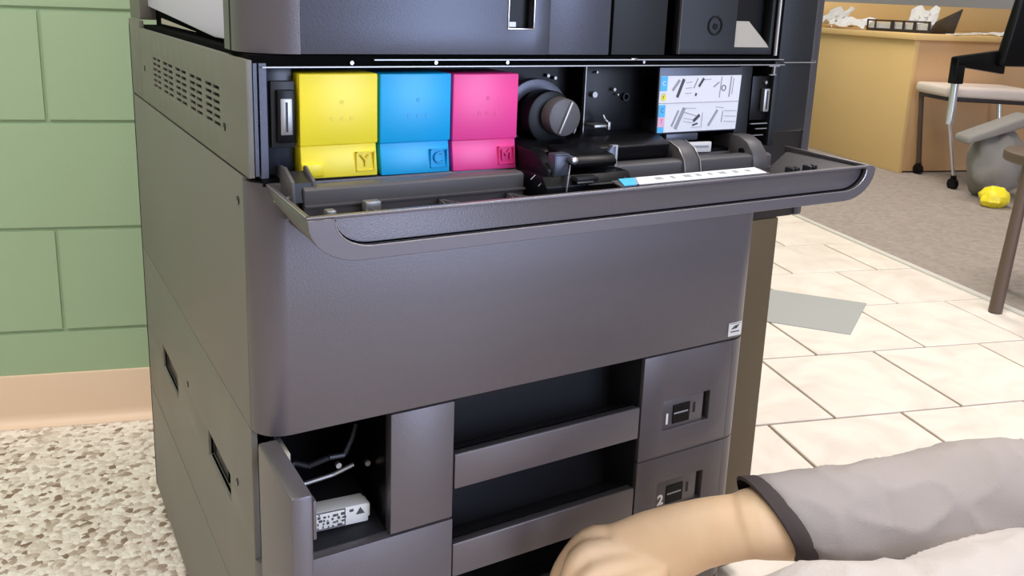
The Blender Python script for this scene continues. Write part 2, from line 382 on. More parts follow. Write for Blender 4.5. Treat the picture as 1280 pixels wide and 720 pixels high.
# drawers ------------------------------------------------------------
XA, XB, XC, XD, XE = .128, .1975, .4405, .0, W
zt1, zt2, zt3 = .4455, .3135, .181
dr1 = obj('paper_drawer', MB().prism_z([(XC + GS, 0)] + arcR(XE, 0, RC) + [(XE - .006, RC), (XE - .01, .02), (XC + GS, .02)], .3137, .315), 'grey', cop)   # lower edge strip carries the parts
def front_right(z0, z1, hx0, hx1, hz0, hz1, par, num):
    # flat area with a window hole plus rounded right edge
    o = obj('drawer_front', plate(P_front, (XC + GS, XE - RC), (z0, z1), [(hx0, hx1, hz0, hz1)], .012), 'grey', par, .0005)
    obj('drawer_edge', MB().prism_z(arcR(XE, 0, RC) + [(XE - .006, RC), (XE - RC, .012)], z0, z1), 'grey', par)
    f = obj('size_window', MB().box(hx0 + .0006, hx1 - .009, .002, .010, hz0 - .0, hz1 - .0012), 'grey', par, .0004)
    obj('window_slot', MB().box(hx0 + .017, hx0 + .043, .0006, .004, hz0 + .006, hz1 - .009), 'black', f)
    obj('slot_strip', MB().box(hx0 + .018, hx0 + .040, .0002, .003, (hz0 + hz1) / 2 - .001, (hz0 + hz1) / 2 + .0008), 'ink_grey', f)
    obj('window_mark', MB().box(hx0 + .0495, hx0 + .0525, .0014, .003, hz0 + .014, hz1 - .012), 'dark', f)
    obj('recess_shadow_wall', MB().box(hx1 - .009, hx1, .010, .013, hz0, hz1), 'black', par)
    text(num, (hx0 + .0080, .0012, (hz0 + hz1) / 2 - .006), .0185, 'white', f, label='white numeral', bold=.0006)
    return o
front_right(.3152, zt1, .475, .549, .3465, .3855, dr1, '1')
dr2 = obj('paper_drawer', MB().prism_z([(XC + GS, 0)] + arcR(XE, 0, RC) + [(XE - .006, RC), (XE - .01, .02), (XC + GS, .02)], .181, .1825), 'grey', cop)
front_right(.1828, .3122, .475, .549, .2385, .2775, dr2, '2')
# centre grips: pocket liners and grip bars
def pocket(z0, z1, par, name='grip_pocket', slope=.025, depth=.062):
    mb = MB(); x0, x1 = XB + .001, XC - .001
    mb.face([(x0, depth, z0 - slope), (x1, depth, z0 - slope), (x1, depth, z1), (x0, depth, z1)])
    mb.face([(x0, .013, z0 - .001), (x1, .013, z0 - .001), (x1, depth, z0 - slope), (x0, depth, z0 - slope)])
    mb.face([(x0, .002, z1), (x1, .002, z1), (x1, depth, z1), (x0, depth, z1)])
    for x in (x0, x1): mb.face([(x, .004, z0), (x, depth, z0 - slope), (x, depth, z1), (x, .004, z1)])
    return obj(name, mb, 'pocket', par, smooth=0)
pocket(.3855, .4465, dr1); pocket(.2815, .3455, dr2)
def bar(z0, z1, par):
    return obj('grip_bar', MB().prism_x([(0, z0), (0, z1 - .0012), (.0012, z1), (.013, z1 - .002), (.013, z0)], XB + GS, XC - GS), 'grey', par, .0004)
bar(.3465, .3855, dr1); bar(.2425, .2815, dr2)
obj('drawer_front', MB().box(XB + GS, XC - GS, .004, .012, .183, .196), 'grey', dr2)
obj('drawer_front', MB().prism_z(front_poly(0, XB, True, False), .183, .3122), 'grey', dr2, .0006)
pocket(.196, .2415, dr2)
obj('drawer_front', MB().box(XA, XB - GS * .5, 0, .014, .315, zt1), 'grey', dr1, .0008)
# drawers 3 and 4 further down
for zt, zb in ((.1795, .112), (.110, .04)):
    obj('paper_drawer', MB().prism_z(front_poly(0, W, True, True), zb, zt), 'grey', cop, .0008)
# compartment behind the small door
obj('compartment', plate(lambda a, b, d: (a, d, b), (.02, XA + .002), (.300, .4465), [], .002).xf(Matrix.Translation((0, .15, 0))).box(.018, .020, .014, .15, .300, .4465).box(XA, XA + .002, .014, .15, .300, .4465).box(.018, XA, .014, .15, .444, .4465), 'black', cop)
obj('compartment_floor', MB().prism_x([(.012, .313), (.012, .300), (.15, .300), (.15, .325), (.07, .322)], .02, XA), 'pocket', cop)
sd = obj('side_door', MB().box(-.0005, .0175, -.103, .0, .1835, .4475), 'grey', cop, .0025, label='small narrow door standing open at the left')
obj('door_hinge', MB().box(.0175, .028, -.004, .03, .405, .432), 'beige', sd, .001)
obj('door_catch', MB().box(.0173, .0205, -.102, -.092, .405, .4405), 'grey', sd, .001)
# strap, lever and white labelled waste lever inside
sl_ = lambda x: -.0625 * (x - .0558)      # the box leans a little
def wbx(x0, x1, y0, y1, z0, z1): return [(x0, y0, z0 + sl_(x0)), (x1, y0, z0 + sl_(x1)), (x1, y1, z0 + sl_(x1)), (x0, y1, z0 + sl_(x0))], [(x0, y0, z1 + sl_(x0)), (x1, y0, z1 + sl_(x1)), (x1, y1, z1 + sl_(x1)), (x0, y1, z1 + sl_(x0))]
wl = obj('waste_toner_box', MB().hexa(*wbx(.046, .1165, .030, .052, .3205, .3415)), 'offwhite', cop, .002, label='white plastic box with a black square print')
obj('box_cap', MB().hexa(*wbx(.113, .1195, .033, .05, .3235, .339)), 'offwhite', wl, .002)
mb = MB()
for i in range(30):
    x = .0575 + (i % 7) * .0048 + random.uniform(0, .002); z = .3235 + (i // 7) * .0036
    mb.hexa(*wbx(x, x + random.uniform(.001, .0042), .0294, .0302, z, z + random.uniform(.001, .0028)))
for b4 in ((.0565, .0915, .3400, .3408), (.0565, .0915, .3222, .3229), (.0908, .0915, .3222, .3408)): mb.hexa(*wbx(b4[0], b4[1], .0294, .0302, b4[2], b4[3]))
obj('square_print', mb, 'ink', wl, smooth=0)['kind'] = 'stuff'
obj('warning_print', MB().prism_y([(.103, .3285), (.112, .328), (.1075, .3355)], .0292, .0301), 'ink', wl)
obj('warning_print', MB().box(.096, .100, .0292, .0301, .333, .3355), 'ink', wl)
mb = MB(); pts = [Vector((.030, .06, .378)), Vector((.05, .06, .384)), Vector((.062, .055, .380)), Vector((.082, .05, .387)), Vector((.098, .05, .386)), Vector((.108, .055, .400)), Vector((.114, .06, .412))]
mb.tube(pts, .0028); obj('lever_rod', mb, 'dark', cop)
obj('lever_rod', MB().tube([Vector((.035, .06, .361)), Vector((.06, .06, .3585)), Vector((.088, .058, .362)), Vector((.11, .056, .369))], .0022), 'metal', cop)
obj('lever_grip', MB().box(.030, .048, .054, .064, .370, .381), 'dark', cop, .002)
obj('screw', MB().cyl((.122, .05, .372), (.122, .046, .372), .003, n=10), 'metal', cop)
obj('screw', MB().cyl((.094, .06, .372), (.094, .055, .372), .003, n=10), 'metal', cop)

# toner bay ------------------------------------------------------------
obj('bay_wall', MB().box(.01, W - .008, .0555, .075, .684, .786), 'black', cop)
obj('bay_frame', MB().box(.0055, .0085, .001, .06, .690, .784).box(.010, .016, .0, .01, .688, .784), 'upper', cop)
obj('bay_panel', MB().box(.016, .0405, .012, .055, .688, .7835), 'navy', cop, .001)
for nm, zz, yy in (('rail', .7868, -.001), ('rail', .7810, -.0035)):
    obj('rail', MB().box(.012 if yy < -.002 else .11, .615, yy, yy + .004, zz - .0005, zz + .0005), 'metal', cop)
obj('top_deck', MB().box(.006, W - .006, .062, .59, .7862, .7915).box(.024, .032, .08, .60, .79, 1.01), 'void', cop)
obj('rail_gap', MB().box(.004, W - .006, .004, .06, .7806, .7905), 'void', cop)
for x in (.09, .17, .245, .41): obj('rail_screw', MB().cyl((x, .004, .7842), (x, .0005, .7842), .0016, n=10), 'chrome', cop)
# latch plates left and right
lf = obj('latch_frame', MB().box(.020, .0405, .004, .0115, .7125, .769), 'dark', cop, .001)
obj('latch_plate', MB().box(.0265, .0368, -.002, .004, .724, .755), 'metal', lf, .001)
obj('latch_slot', MB().box(.031, .0325, -.0028, -.0018, .727, .752), 'dark', lf)
obj('latch_housing', MB().box(.024, .039, -.0012, .005, .7175, .762), 'black', lf, .001)
lf = obj('latch_frame', MB().box(.5735, .601, .004, .0115, .7165, .768), 'black', cop, .001)
obj('latch_plate', MB().box(.5885, .5972, -.002, .004, .727, .7535), 'metal', lf, .0008)
obj('latch_slot', MB().box(.5922, .5936, -.0026, -.0018, .730, .751), 'dark', lf)
obj('latch_screw', MB().cyl((.5925, .004, .7605), (.5925, .001, .7605), .002, n=10), 'metal', lf)
obj('latch_edge', MB().box(.5735, .6, .0005, .004, .7125, .7135).box(.582, .6, .0005, .004, .7065, .7073).box(.577, .595, .0005, .004, .699, .6998), 'metal', lf)
obj('bay_panel', MB().box(.553, .574, .006, .05, .686, .7795), 'upper_dark', cop, .001)
obj('bay_panel', MB().box(.602, .612, -.001, .05, .686, .785), 'upper_dark', cop, .001)

def cartridge(x0, x1, ztop, zb0, zb1, zs0, zs1, mt, letter, label):
    """front of a toner cartridge with a stepped lower half, embossed dots and letter square"""
    t = thing('toner_cartridge', ((x0 + x1) / 2, .03, .685), label, 'toner cartridge', 'colour toner cartridges in the open bay')
    g = .0006; x0 += g; x1 -= g
    obj('cover', MB().hexa([(x0, .0, zs0), (x1, .0, zs1), (x1, .055, zs1), (x0, .055, zs0)], [(x0, .0, ztop), (x1, .0, ztop), (x1, .055, ztop), (x0, .055, ztop)]), mt, t, .0016)
    obj('lower_cover', MB().hexa([(x0 + .0005, -.0025, zb0), (x1 - .001, -.0025, zb1), (x1 - .001, .055, zb1), (x0 + .0005, .055, zb0)], [(x0 + .0005, .002, zs0 + .0004), (x1 - .001, .002, zs1 + .0004), (x1 - .001, .055, zs1 + .0004), (x0 + .0005, .055, zs0 + .0004)]), mt, t, .0012)
    xm, zm = (x0 + x1) / 2 + .002, .742
    mb = MB()
    for dx, dz in ((0, .009), (-.009, -.005), (0, -.0052), (.009, -.0054)): mb.cyl((xm + dx, .0006, zm + dz), (xm + dx, -.0004, zm + dz), .0019, n=12)
    obj('embossed_dots', mb, mt + '_d', t)
    cx, cz = x1 - .0125, (zb0 + zs1) / 2 - .0015; h = .0085
    mb = MB()
    for a in ((cx - h, cx + h, cz + h - .0006, cz + h), (cx - h, cx + h, cz - h, cz - h + .0006), (cx - h, cx - h + .0006, cz - h, cz + h), (cx + h - .0006, cx + h, cz - h, cz + h)):
        mb.box(a[0], a[1], -.0028, .0, a[2], a[3])
    obj('letter_frame', mb, mt + '_d', t, smooth=0)
    text(letter, (cx, -.0022, cz), .0155, mt + '_d', t, ext=.0006)
    return t
ty = cartridge(.0425, .1142, .7752, .6855, .6848, .7135, .7135, 'yellow', 'Y', 'yellow toner cartridge, leftmost of the three coloured ones in the bay')
obj('pull_tab', MB().box(.0432, .063, -.0045, .0, .6875, .6985), 'yellow', ty, .0012)
cartridge(.1150, .1862, .7746, .6838, .6832, .7125, .7125, 'cyan', 'C', 'cyan blue toner cartridge between the yellow and the magenta one')
cartridge(.1870, .2585, .7738, .6828, .6820, .7115, .7110, 'magenta', 'M', 'magenta pink toner cartridge beside the round black knob')
# black toner bottle with the slotted round knob
tb = thing('toner_cartridge', (.298, .03, .72), 'round black toner cartridge with a slotted grey knob, right of the magenta one', 'toner cartridge')
obj('collar', MB().annulus((.292, .020, .7275), (0, 1, 0), .027, .039, .012, n=40), 'upper', tb, .001)
obj('barrel', MB().cyl((.2965, .05, .730), (.2965, .0, .730), .0265, n=40), 'black', tb, .0015)
kn = obj('knob', MB().cyl((.3035, .0, .7315), (.3035, -.015, .7315), .0195, .0185, n=40), 'door_in', tb, .0015)
obj('knob_ridge', MB().box(-.0012, .0012, -.0175, -.014, -.017, .017).xf(Matrix.Translation((.3035, 0, .7315)) @ Matrix.Rotation(R(24), 4, 'Y')), 'metal', kn, .0005)
obj('barrel_rim', MB().annulus((.300, -.0005, .7275), (0, 1, 0), .0285, .0292, .001, n=24, a0=R(15), a1=R(75)), 'metal', tb)
# right half of the bay: metal plate with small hardware
obj('bay_plate', MB().box(.354, .437, .030, .055, .701, .785), 'black', cop, .001)
obj('plate_edge', MB().box(.3545, .3555, .026, .031, .70, .782).box(.366, .434, .026, .031, .700, .7008), 'metal', cop)
for x, z, r in ((.368, .772, .0013), (.3665, .7485, .0032), (.392, .7535, .0018), (.397, .748, .001)):
    obj('screw', MB().cyl((x, .03, z), (x, .024, z), r, n=10), 'metal', cop)
obj('screw_hole', MB().annulus((.4095, .026, .745), (0, 1, 0), .0032, .0042, .003, n=16), 'dark', cop)
obj('clip', MB().box(.358, .376, .010, .030, .7155, .7185).box(.374, .3775, .008, .012, .713, .7215).tube([Vector((.369, .012, .729)), Vector((.3715, .011, .724)), Vector((.376, .010, .720))], .0016), 'metal', cop, .0008)
for x, z in ((.324, .7665), (.333, .7640)): obj('screw', MB().cyl((x, .054, z), (x, .050, z), .0018, n=10), 'metal', cop)
# instruction sticker
fp = obj('sticker_flap', MB().hexa([(.4335, .001, .707), (.5515, .001, .707), (.5515, .004, .707), (.4335, .004, .707)], [(.4325, .001, .7785), (.5525, .001, .7785), (.5525, .004, .7785), (.4325, .004, .7785)]), 'upper', cop, .0006)
st = obj('instruction_sticker', MB().hexa([(.434, .0004, .7085), (.549, .0004, .7085), (.549, .0011, .7085), (.434, .0011, .7085)], [(.4335, .0004, .7695), (.5515, .0004, .7695), (.5515, .0011, .7695), (.4335, .0011, .7695)]), 'white', cop, smooth=0)
Y0, Y1 = -.0001, .0006
def pr(name, mb, mt): return obj(name, mb, mt, st, smooth=0)
pr('printed_band', MB().box(.4338, .4435, Y0, Y1, .7535, .7693).box(.4338, .4425, Y0, Y1, .7085, .7145).box(.4338, .443, Y0, Y1, .7255, .7385), 'sblue')
pr('printed_band', MB().cyl((.4395, Y1, .7465), (.4395, Y0, .7465), .0036, n=16), 'syellow')
pr('printed_band', MB().box(.4338, .443, Y0, Y1, .7147, .7252), 'spink')
pr('printed_line', MB().box(.4338, .5505, Y0, Y1, .7400, .7406).box(.4338, .443, Y0, Y1, .7505, .7508), 'ink_grey')
def strok(mb, x0, z0, x1, z1, w):
    d = Vector((x1 - x0, 0, z1 - z0)).normalized(); n_ = Vector((-d.z, 0, d.x)) * w / 2; a = Vector((x0, Y1, z0)); b_ = Vector((x1, Y1, z1)); e = Vector((0, Y0 - Y1, 0))
    mb.hexa([a - n_, b_ - n_, b_ + n_, a + n_], [a - n_ + e, b_ - n_ + e, b_ + n_ + e, a + n_ + e]); return mb
mb = MB()
for l in [(.4585, .7465, .4665, .7660, .0036), (.4885, .7575, .4950, .7665, .0028), (.4845, .7475, .4858, .7505, .0022), (.4845, .7195, .4930, .7262, .0034), (.4835, .7150, .4910, .7170, .0018)]: strok(mb, *l)
mb.annulus((.5255, Y0, .7555), (0, 1, 0), .0026, .0034, .0006, n=16)
pr('printed_drawing', mb, 'ink')['kind'] = 'stuff'
mb = MB()
for l in [(.4515, .7540, .4605, .7650, .003), (.4815, .7560, .4865, .7665, .0012), (.4700, .7620, .4785, .7628, .0006), (.4700, .7560, .4785, .7566, .0006), (.4700, .7505, .4785, .7508, .0006), (.4955, .7650, .5060, .7655, .0006),
          (.5105, .7570, .5180, .7620, .0016), (.5200, .7450, .5216, .7680, .0008), (.5345, .7455, .5362, .7685, .0014), (.5385, .7480, .5400, .7665, .0005), (.4535, .7150, .4620, .7320, .0022), (.4590, .7120, .4700, .7345, .0042),
          (.4680, .7345, .4870, .7340, .0005), (.4700, .7300, .4880, .7255, .0008), (.4700, .7235, .4860, .7210, .0005), (.4700, .7200, .4840, .7180, .0005), (.4820, .7125, .4965, .7130, .0004), (.4965, .7130, .4970, .7290, .0004),
          (.5070, .7140, .5190, .7310, .0030), (.5160, .7345, .5280, .7335, .0006), (.5300, .7300, .5480, .7295, .0006), (.5300, .7240, .5480, .7232, .0006), (.5300, .7180, .5480, .7170, .0006), (.5262, .7170, .5275, .7300, .0008)]: strok(mb, *l)
pr('printed_drawing', mb, 'ink_grey')['kind'] = 'stuff'
for l, z, mt_ in (('C', .7615, 'white'), ('Y', .7465, 'ink'), ('C', .7325, 'ink'), ('T', .7205, 'red')): text(l, (.4388, Y0, z), .0065, mt_, st, ext=.0001, name='printed_letter')
br = obj('bracket', MB().box(.4475, .493, .0, .012, .6985, .7065), 'upper', cop, .001)
sl = obj('serial_label', MB().hexa([(.4555, -.001, .6855), (.514, -.001, .6835), (.514, .003, .6835), (.4555, .003, .6855)], [(.4555, -.001, .697), (.514, -.001, .6955), (.514, .003, .6955), (.4555, .003, .697)]), 'offwhite', cop, .0012)
obj('printed_line', MB().hexa([(.460, -.0013, .6905), (.5095, -.0013, .6888), (.5095, 0, .6888), (.460, 0, .6905)], [(.460, -.0013, .6933), (.5095, -.0013, .6916), (.5095, 0, .6916), (.460, 0, .6933)]), 'ink_grey', sl)

# open front door --------------------------------------------------------
DX0, DX1, YF = .009, .634, -.122
zl = .6815                                      # lip height at the front
dn = bpy.data.objects.new('front_door', None)
def door_outline(off=0, x0=DX0, x1=DX1):
    """front face outline in x, z: straight lip, rounded lower corners"""
    h = .034 - off; r = .036 - off; p = [(x0 + off, zl)]
    n = 8
    for i in range(n + 1):
        t = math.pi / 2 * i / n; p.append((x0 + off + r * 1.15 * (1 - math.cos(t)), zl - .002 - (h - .002) * math.sin(t) ** 1.0))
    for i in range(n + 1):
        t = math.pi / 2 * (1 - i / n); p.append((x1 - off - r * 1.25 * (1 - math.cos(t)), zl - .002 - (h - .002) * math.sin(t)))
    p.append((x1 - off, zl)); return p
# skin: section from the front face back to the hinge
def loft(sections, close=True):
    mb = MB(); rows = [[mb.bm.verts.new(p) for p in s_] for s_ in sections]
    for a, b_ in zip(rows[:-1], rows[1:]):
        for i in range(len(a) - 1): mb.bm.faces.new((a[i], a[i + 1], b_[i + 1], b_[i]))
    return mb
out = door_outline()
secs = [[(x, YF, z) for x, z in out]]
for k in range(1, 6):
    f = k / 5; y = YF + f * (-.004 - YF)
    secs.append([(x + (.004 * f if x < .3 else -.002 * f), y, zl + .0025 * f * 0 + (z - zl) * (1 - .30 * f ** 2)) for x, z in out])
mb = loft(secs)
mb.bm.faces.new([mb.bm.verts.new((x, YF, z)) for x, z in out])
bmesh.ops.remove_doubles(mb.bm, verts=mb.bm.verts, dist=1e-5)
door = obj('front_door', mb, 'grey', cop, label='long front cover hanging open below the toner bay')
sol = door.modifiers.new('solid', 'SOLIDIFY'); sol.thickness = .0028; sol.offset = -1
# raised panel on the face, its lower edge makes the curved groove
inn = door_outline(.0105, DX0 + .010, DX1 - .004)
mb = MB(); F0, F1 = YF - .0055, YF + .001; zt_ = zl
oo = [(x, z) for x, z in out]; ii = [(x, z if k not in (0, len(inn) - 1) else zl) for k, (x, z) in enumerate(inn)]
g = [[mb.bm.verts.new((x, y, z)) for x, z in L_] for L_, y in ((oo, F0), (ii, F0), (ii, F1), (oo, F1))]
for k in range(len(oo) - 1):
    for a in range(4): b_ = (a + 1) % 4; mb.bm.faces.new((g[a][k], g[a][k + 1], g[b_][k + 1], g[b_][k]))
for k in (0, len(oo) - 1): mb.bm.faces.new([g[a][k] for a in range(4)])
obj('face_rim', mb, 'rim', door, .0004, smooth=40, seg=1)
def offpts(o): return [(x, z) for x, z in door_outline(.0105 + o, DX0 + .010, DX1 - .004)][1:-1]
edge_glint = [Vector((x, YF - .0056, z)) for x, z in offpts(.0002)]
obj('rim_glint', MB().tube(edge_glint, .00055, n=6), 'edge_glint', door)  # bright rim highlight added as a pale strip
obj('rim_shut_line_shade', MB().tube([Vector((x, YF - .0006, z)) for x, z in offpts(.0012)], .0008, n=6), 'void', door)  # black strip laid in for the dark of the shut line
obj('lip_glint', MB().tube([Vector((DX0, YF - .0034, zl + .0015)), Vector((DX1 - .001, YF - .0034, zl + .0015))], .0005, n=6).tube([Vector((DX0 + .0003, YF, zl + .0016)), Vector((DX0 + .0043, -.002, zl + .0016))], .0005, n=6), 'edge_glint', door)  # lip highlights added as pale strips
obj('lip', MB().box(DX0, DX1 - .001, YF - .0035, YF + .003, zl - .001, zl + .0016), 'grey', door, .0008)
obj('side_lip', MB().hexa([(DX0, YF, zl - .001), (DX0 + .004, YF, zl - .001), (DX0 + .008, -.002, zl - .001), (DX0 + .004, -.002, zl - .001)], [(DX0, YF, zl + .0016), (DX0 + .004, YF, zl + .0016), (DX0 + .008, -.002, zl + .0016), (DX0 + .004, -.002, zl + .0016)]), 'grey', door, .0006)
obj('side_lip', MB().hexa([(DX1 - .005, YF, zl - .001), (DX1, YF, zl - .001), (DX1 + .0, -.002, zl + .0), (DX1 - .005, -.002, zl + .0)], [(DX1 - .005, YF, zl + .0016), (DX1, YF, zl + .0016), (DX1 + .0, -.002, zl + .0035), (DX1 - .005, -.002, zl + .0035)]), 'grey', door, .0006)
obj('inner_liner', MB().box(DX0 + .02, DX1 - .045, YF + .004, -.010, .6505, .6535), 'door_in', door, .0005)
obj('inner_liner', MB().hexa([(DX1 - .05, YF + .004, .6505), (DX1 - .047, YF + .004, .6505), (DX1 - .047, -.01, .6505), (DX1 - .05, -.01, .6505)], [(DX1 - .009, YF + .004, .679), (DX1 - .004, YF + .004, .679), (DX1 - .004, -.01, .679), (DX1 - .009, -.01, .679)]), 'door_in', door)
# long inner rail, in two lengths
for a, b_ in ((.036, .247), (.352, .575)):
    rl = obj('inner_rail', MB().prism_x([(-.034, .654), (-.034, .6825), (-.030, .6845), (-.018, .6845), (-.016, .654)], a, b_), 'door_in', door, .0008)
    obj('rail_edge', MB().box(a, b_, -.0375, -.034, .6685, .6700), 'door_in', rl)
# ribs across the trough
mb = MB()
def rib(mb, xa, ya, xb, yb, z0, z1, w=.0016):
    d = Vector((xb - xa, yb - ya, 0)).normalized(); n_ = Vector((-d.y, d.x, 0)) * w / 2
    q = [Vector((xa, ya, 0)) - n_, Vector((xb, yb, 0)) - n_, Vector((xb, yb, 0)) + n_, Vector((xa, ya, 0)) + n_]
    mb.hexa([v + Vector((0, 0, z0)) for v in q], [v + Vector((0, 0, z1)) for v in q])
for x in (.086, .158, .228):
    for a, b_ in ((x, x - .016), (x, x + .016), (x, x + .04)):
        if a == .086 and b_ > .11: continue
        m1 = MB(); rib(m1, a, -.036, b_, YF + .006, .6535, .6665); obj('rib', m1, 'door_in', door, smooth=0)
for x in (.38, .44, .50, .545):
    m1 = MB(); rib(m1, x, -.036, x, YF + .006, .6535, .668); obj('rib', m1, 'door_in', door, smooth=0)
obj('clip', MB().box(.083, .097, -.050, -.040, .664, .6725), 'metal', door, .001); obj('clip', MB().box(.048, .056, -.055, -.045, .662, .669), 'metal', door, .001)
for x, y in ((.566, -.075), (.597, -.072)): obj('clip', MB().box(x, x + .010, y, y + .012, .655, .6745).cyl((x + .006, y - .002, .673), (x + .006, y + .004, .673), .0035, n=10), 'dark', door, .001)
# hinge arms
def arm(x0, x1, pts, name='hinge_arm', mt='door_in'):
    return obj(name, MB().prism_x(pts, x0, x1), mt, door, .0015)
curve = [(.03, .694), (.010, .7005), (-.010, .7005), (-.024, .695), (-.034, .684), (-.038, .668), (-.036, .656), (-.024, .656), (-.022, .668), (-.010, .6755), (.03, .676)]
arm(.4435, .4665, curve); arm(.545, .567, [(y, z + .002) for y, z in curve])
for x in (.4435, .4655): obj('arm_edge', MB().prism_x([(-.010, .7012), (-.0255, .6955), (-.0355, .684), (-.0395, .668), (-.038, .656), (-.0365, .656), (-.038, .668), (-.034, .684), (-.024, .695), (-.010, .7005)], x, x + .0012), 'metal', door)
obj('hinge_pin', MB().cyl((.542, -.018, .686), (.5452, -.018, .686), .0035, n=12), 'black', door)
arm(.026, .0295, [(.03, .6955), (-.008, .6985), (-.03, .690), (-.034, .668), (-.012, .662), (.03, .67)])
arm(.044, .047, [(.03, .6955), (-.008, .6985), (-.03, .690), (-.034, .668), (-.012, .662), (.03, .67)])
obj('hinge_web', MB().prism_x([(-.006, .694), (-.028, .688), (-.031, .672), (-.012, .672)], .0295, .044), 'dark', door)
obj('hinge_pin', MB().cyl((.014, -.022, .674), (.026, -.022, .674), .002, n=8), 'chrome', door)
# long sticker on the inner face of the door
def sq(x0, x1, x2, x3, t=.0008, o=0):
    a, b_ = (YF + .022, .6855 + o), (YF + .005, .6832 + o)
    return MB().hexa([(x0, a[0], a[1]), (x1, a[0], a[1]), (x2, b_[0], b_[1]), (x3, b_[0], b_[1])], [(x0, a[0], a[1] + t), (x1, a[0], a[1] + t), (x2, b_[0], b_[1] + t), (x3, b_[0], b_[1] + t)])
ds = obj('door_sticker', sq(.326, .480, .480, .316), 'white', door, smooth=0)
obj('sticker_backing', sq(.30, .486, .486, .30, .0012, -.0016), 'door_in', door, smooth=0)
obj('blue_corner', sq(.308, .328, .319, .302), 'sblue', ds, smooth=0)
for i in range(8):
    x = .345 + i * .016 + random.uniform(0, .004); w = random.uniform(.003, .008)
    k0, k1 = .3, .62; A_, B_ = (YF + .022, .6855), (YF + .005, .6832)
    p0 = [A_[t] + (B_[t] - A_[t]) * k0 for t in (0, 1)]; p1 = [A_[t] + (B_[t] - A_[t]) * k1 for t in (0, 1)]
    obj('printed_drawing', MB().hexa([(x, *p0), (x + w, *p0), (x + w, *p1), (x, *p1)], [(x, p0[0], p0[1] + .0012), (x + w, p0[0], p0[1] + .0012), (x + w, p1[0], p1[1] + .0012), (x, p1[0], p1[1] + .0012)]), 'ink_grey', ds, smooth=0)

# black lock lever and transfer unit front in the middle
lv = obj('lock_lever', MB().prism_x([(-.018, .654), (-.066, .654), (-.066, .6755), (-.058, .684), (-.018, .684)], .252, .352), 'black', cop, .0015, label='black lever assembly hanging over the open cover')
obj('lever_block', MB().prism_x([(.03, .652), (-.052, .656), (-.056, .690), (-.030, .703), (.03, .707)], .2585, .272), 'black', lv, .002)
obj('lever_bracket', MB().box(.266, .281, -.058, -.046, .680, .7035).box(.2655, .281, -.0595, -.047, .7025, .7045).box(.2645, .2665, -.0595, -.047, .682, .7045), 'upper', lv, .0008)
obj('lever_bracket', MB().prism_y([(.336, .6855), (.336, .700), (.3405, .7065), (.3475, .7065), (.3475, .6855)], -.045, -.040), 'upper', lv, .0006)
obj('bracket_edge', MB().box(.345, .3475, -.0452, -.0398, .6855, .7068).box(.3405, .3475, -.0456, -.0398, .7058, .7070), 'metal', lv)
obj('pivot', MB().cyl((.283, -.066, .6985), (.283, -.050, .6985), .0038, n=12), 'chrome', lv, .001)
obj('handle', MB().prism_x([(-.012, .706), (-.052, .7005), (-.060, .694), (-.056, .688), (-.012, .694)], .284, .338), 'black', lv, .003)
obj('handle_tab', MB().box(.282, .307, -.072, -.060, .6785, .6835), 'upper_dark', lv, .0015)
obj('tab_edge', MB().box(.282, .300, -.0728, -.0718, .6783, .6796).box(.298, .342, -.068, -.0665, .6745, .6755).box(.341, .3425, -.068, -.0665, .6745, .679), 'metal', lv)
obj('wire', MB().tube([Vector((.280, -.062, .694)), Vector((.274, -.069, .686)), Vector((.272, -.070, .672)), Vector((.271, -.069, .660))], .0007, n=6), 'metal', lv)
obj('scratch_mark', MB().tube([Vector((.241, -.056, .682)), Vector((.2455, -.0563, .686))], .0004, n=5).tube([Vector((.249, -.0565, .675)), Vector((.2535, -.0568, .679))], .0004, n=5).tube([Vector((.257, -.057, .668)), Vector((.2615, -.0573, .672))], .0004, n=5), 'metal', lv)
obj('drum_cover', MB().prism_x([(.05, .688), (-.016, .684), (-.020, .700), (.0, .708), (.05, .710)], .262, .437), 'black', cop, .002)

# upper unit -------------------------------------------------------------
UZ = .7915; UT_ = 1.02
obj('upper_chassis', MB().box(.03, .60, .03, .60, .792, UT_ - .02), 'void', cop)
p = arcL(.0, 0, .045, 10) + [(.2895, 0), (.2895, .02), (.06, .02), (.02, .08), (.0, .08)]
obj('upper_cover', plate(P_front, (.045, .29), (UZ, UT_), [(.2437, .272, .8160, .862)], .012), 'upper', cop, .0006)
obj('upper_cover', MB().prism_z(arcL(.0, 0, .045, 10) + [(.045, .012), (.02, .022), (.008, .05), (.008, .075), (0, .075)], UZ, UT_), 'grey', cop, label='curved left corner of the upper cover')
obj('cover_seam', MB().box(-.0006, .004, .0505, .0525, UZ, UT_), 'black', cop)
obj('notch', MB().box(.2437, .272, .010, .013, .8160, .862), 'black', cop)
obj('notch_rim', MB().box(.2430, .2445, -.0012, .003, .8165, .862).box(.2712, .2727, -.0012, .003, .8165, .862).box(.2430, .2727, -.0012, .003, .8150, .8165), 'chrome', cop, .0004)
obj('notch_slot', MB().box(.247, .2545, .004, .010, .8175, .822), 'metal', cop)
obj('upper_cover', MB().box(.2905, .3635, .001, .014, UZ, UT_), 'upper', cop, .0008)
obj('upper_cover', MB().box(.3685, .4385, .003, .016, UZ, UT_), 'upper_dark', cop, .0008)
pc = obj('control_cover', plate(P_front, (.4555, .5945), (UZ + .001, UT_), [(.536, .590, .8005, .86)], .012), 'upper_dark', cop, .0008)
obj('cover_edge', MB().box(.4548, .4558, -.0004, .003, UZ + .001, UT_), 'door_in', pc)
obj('round_button', MB().annulus((.504, .0, .8235), (0, -1, 0), .0085, .0105, .0012, n=28).cyl((.5045, .0, .8225), (.5045, -.0008, .8225), .0035, n=16), 'black', pc)
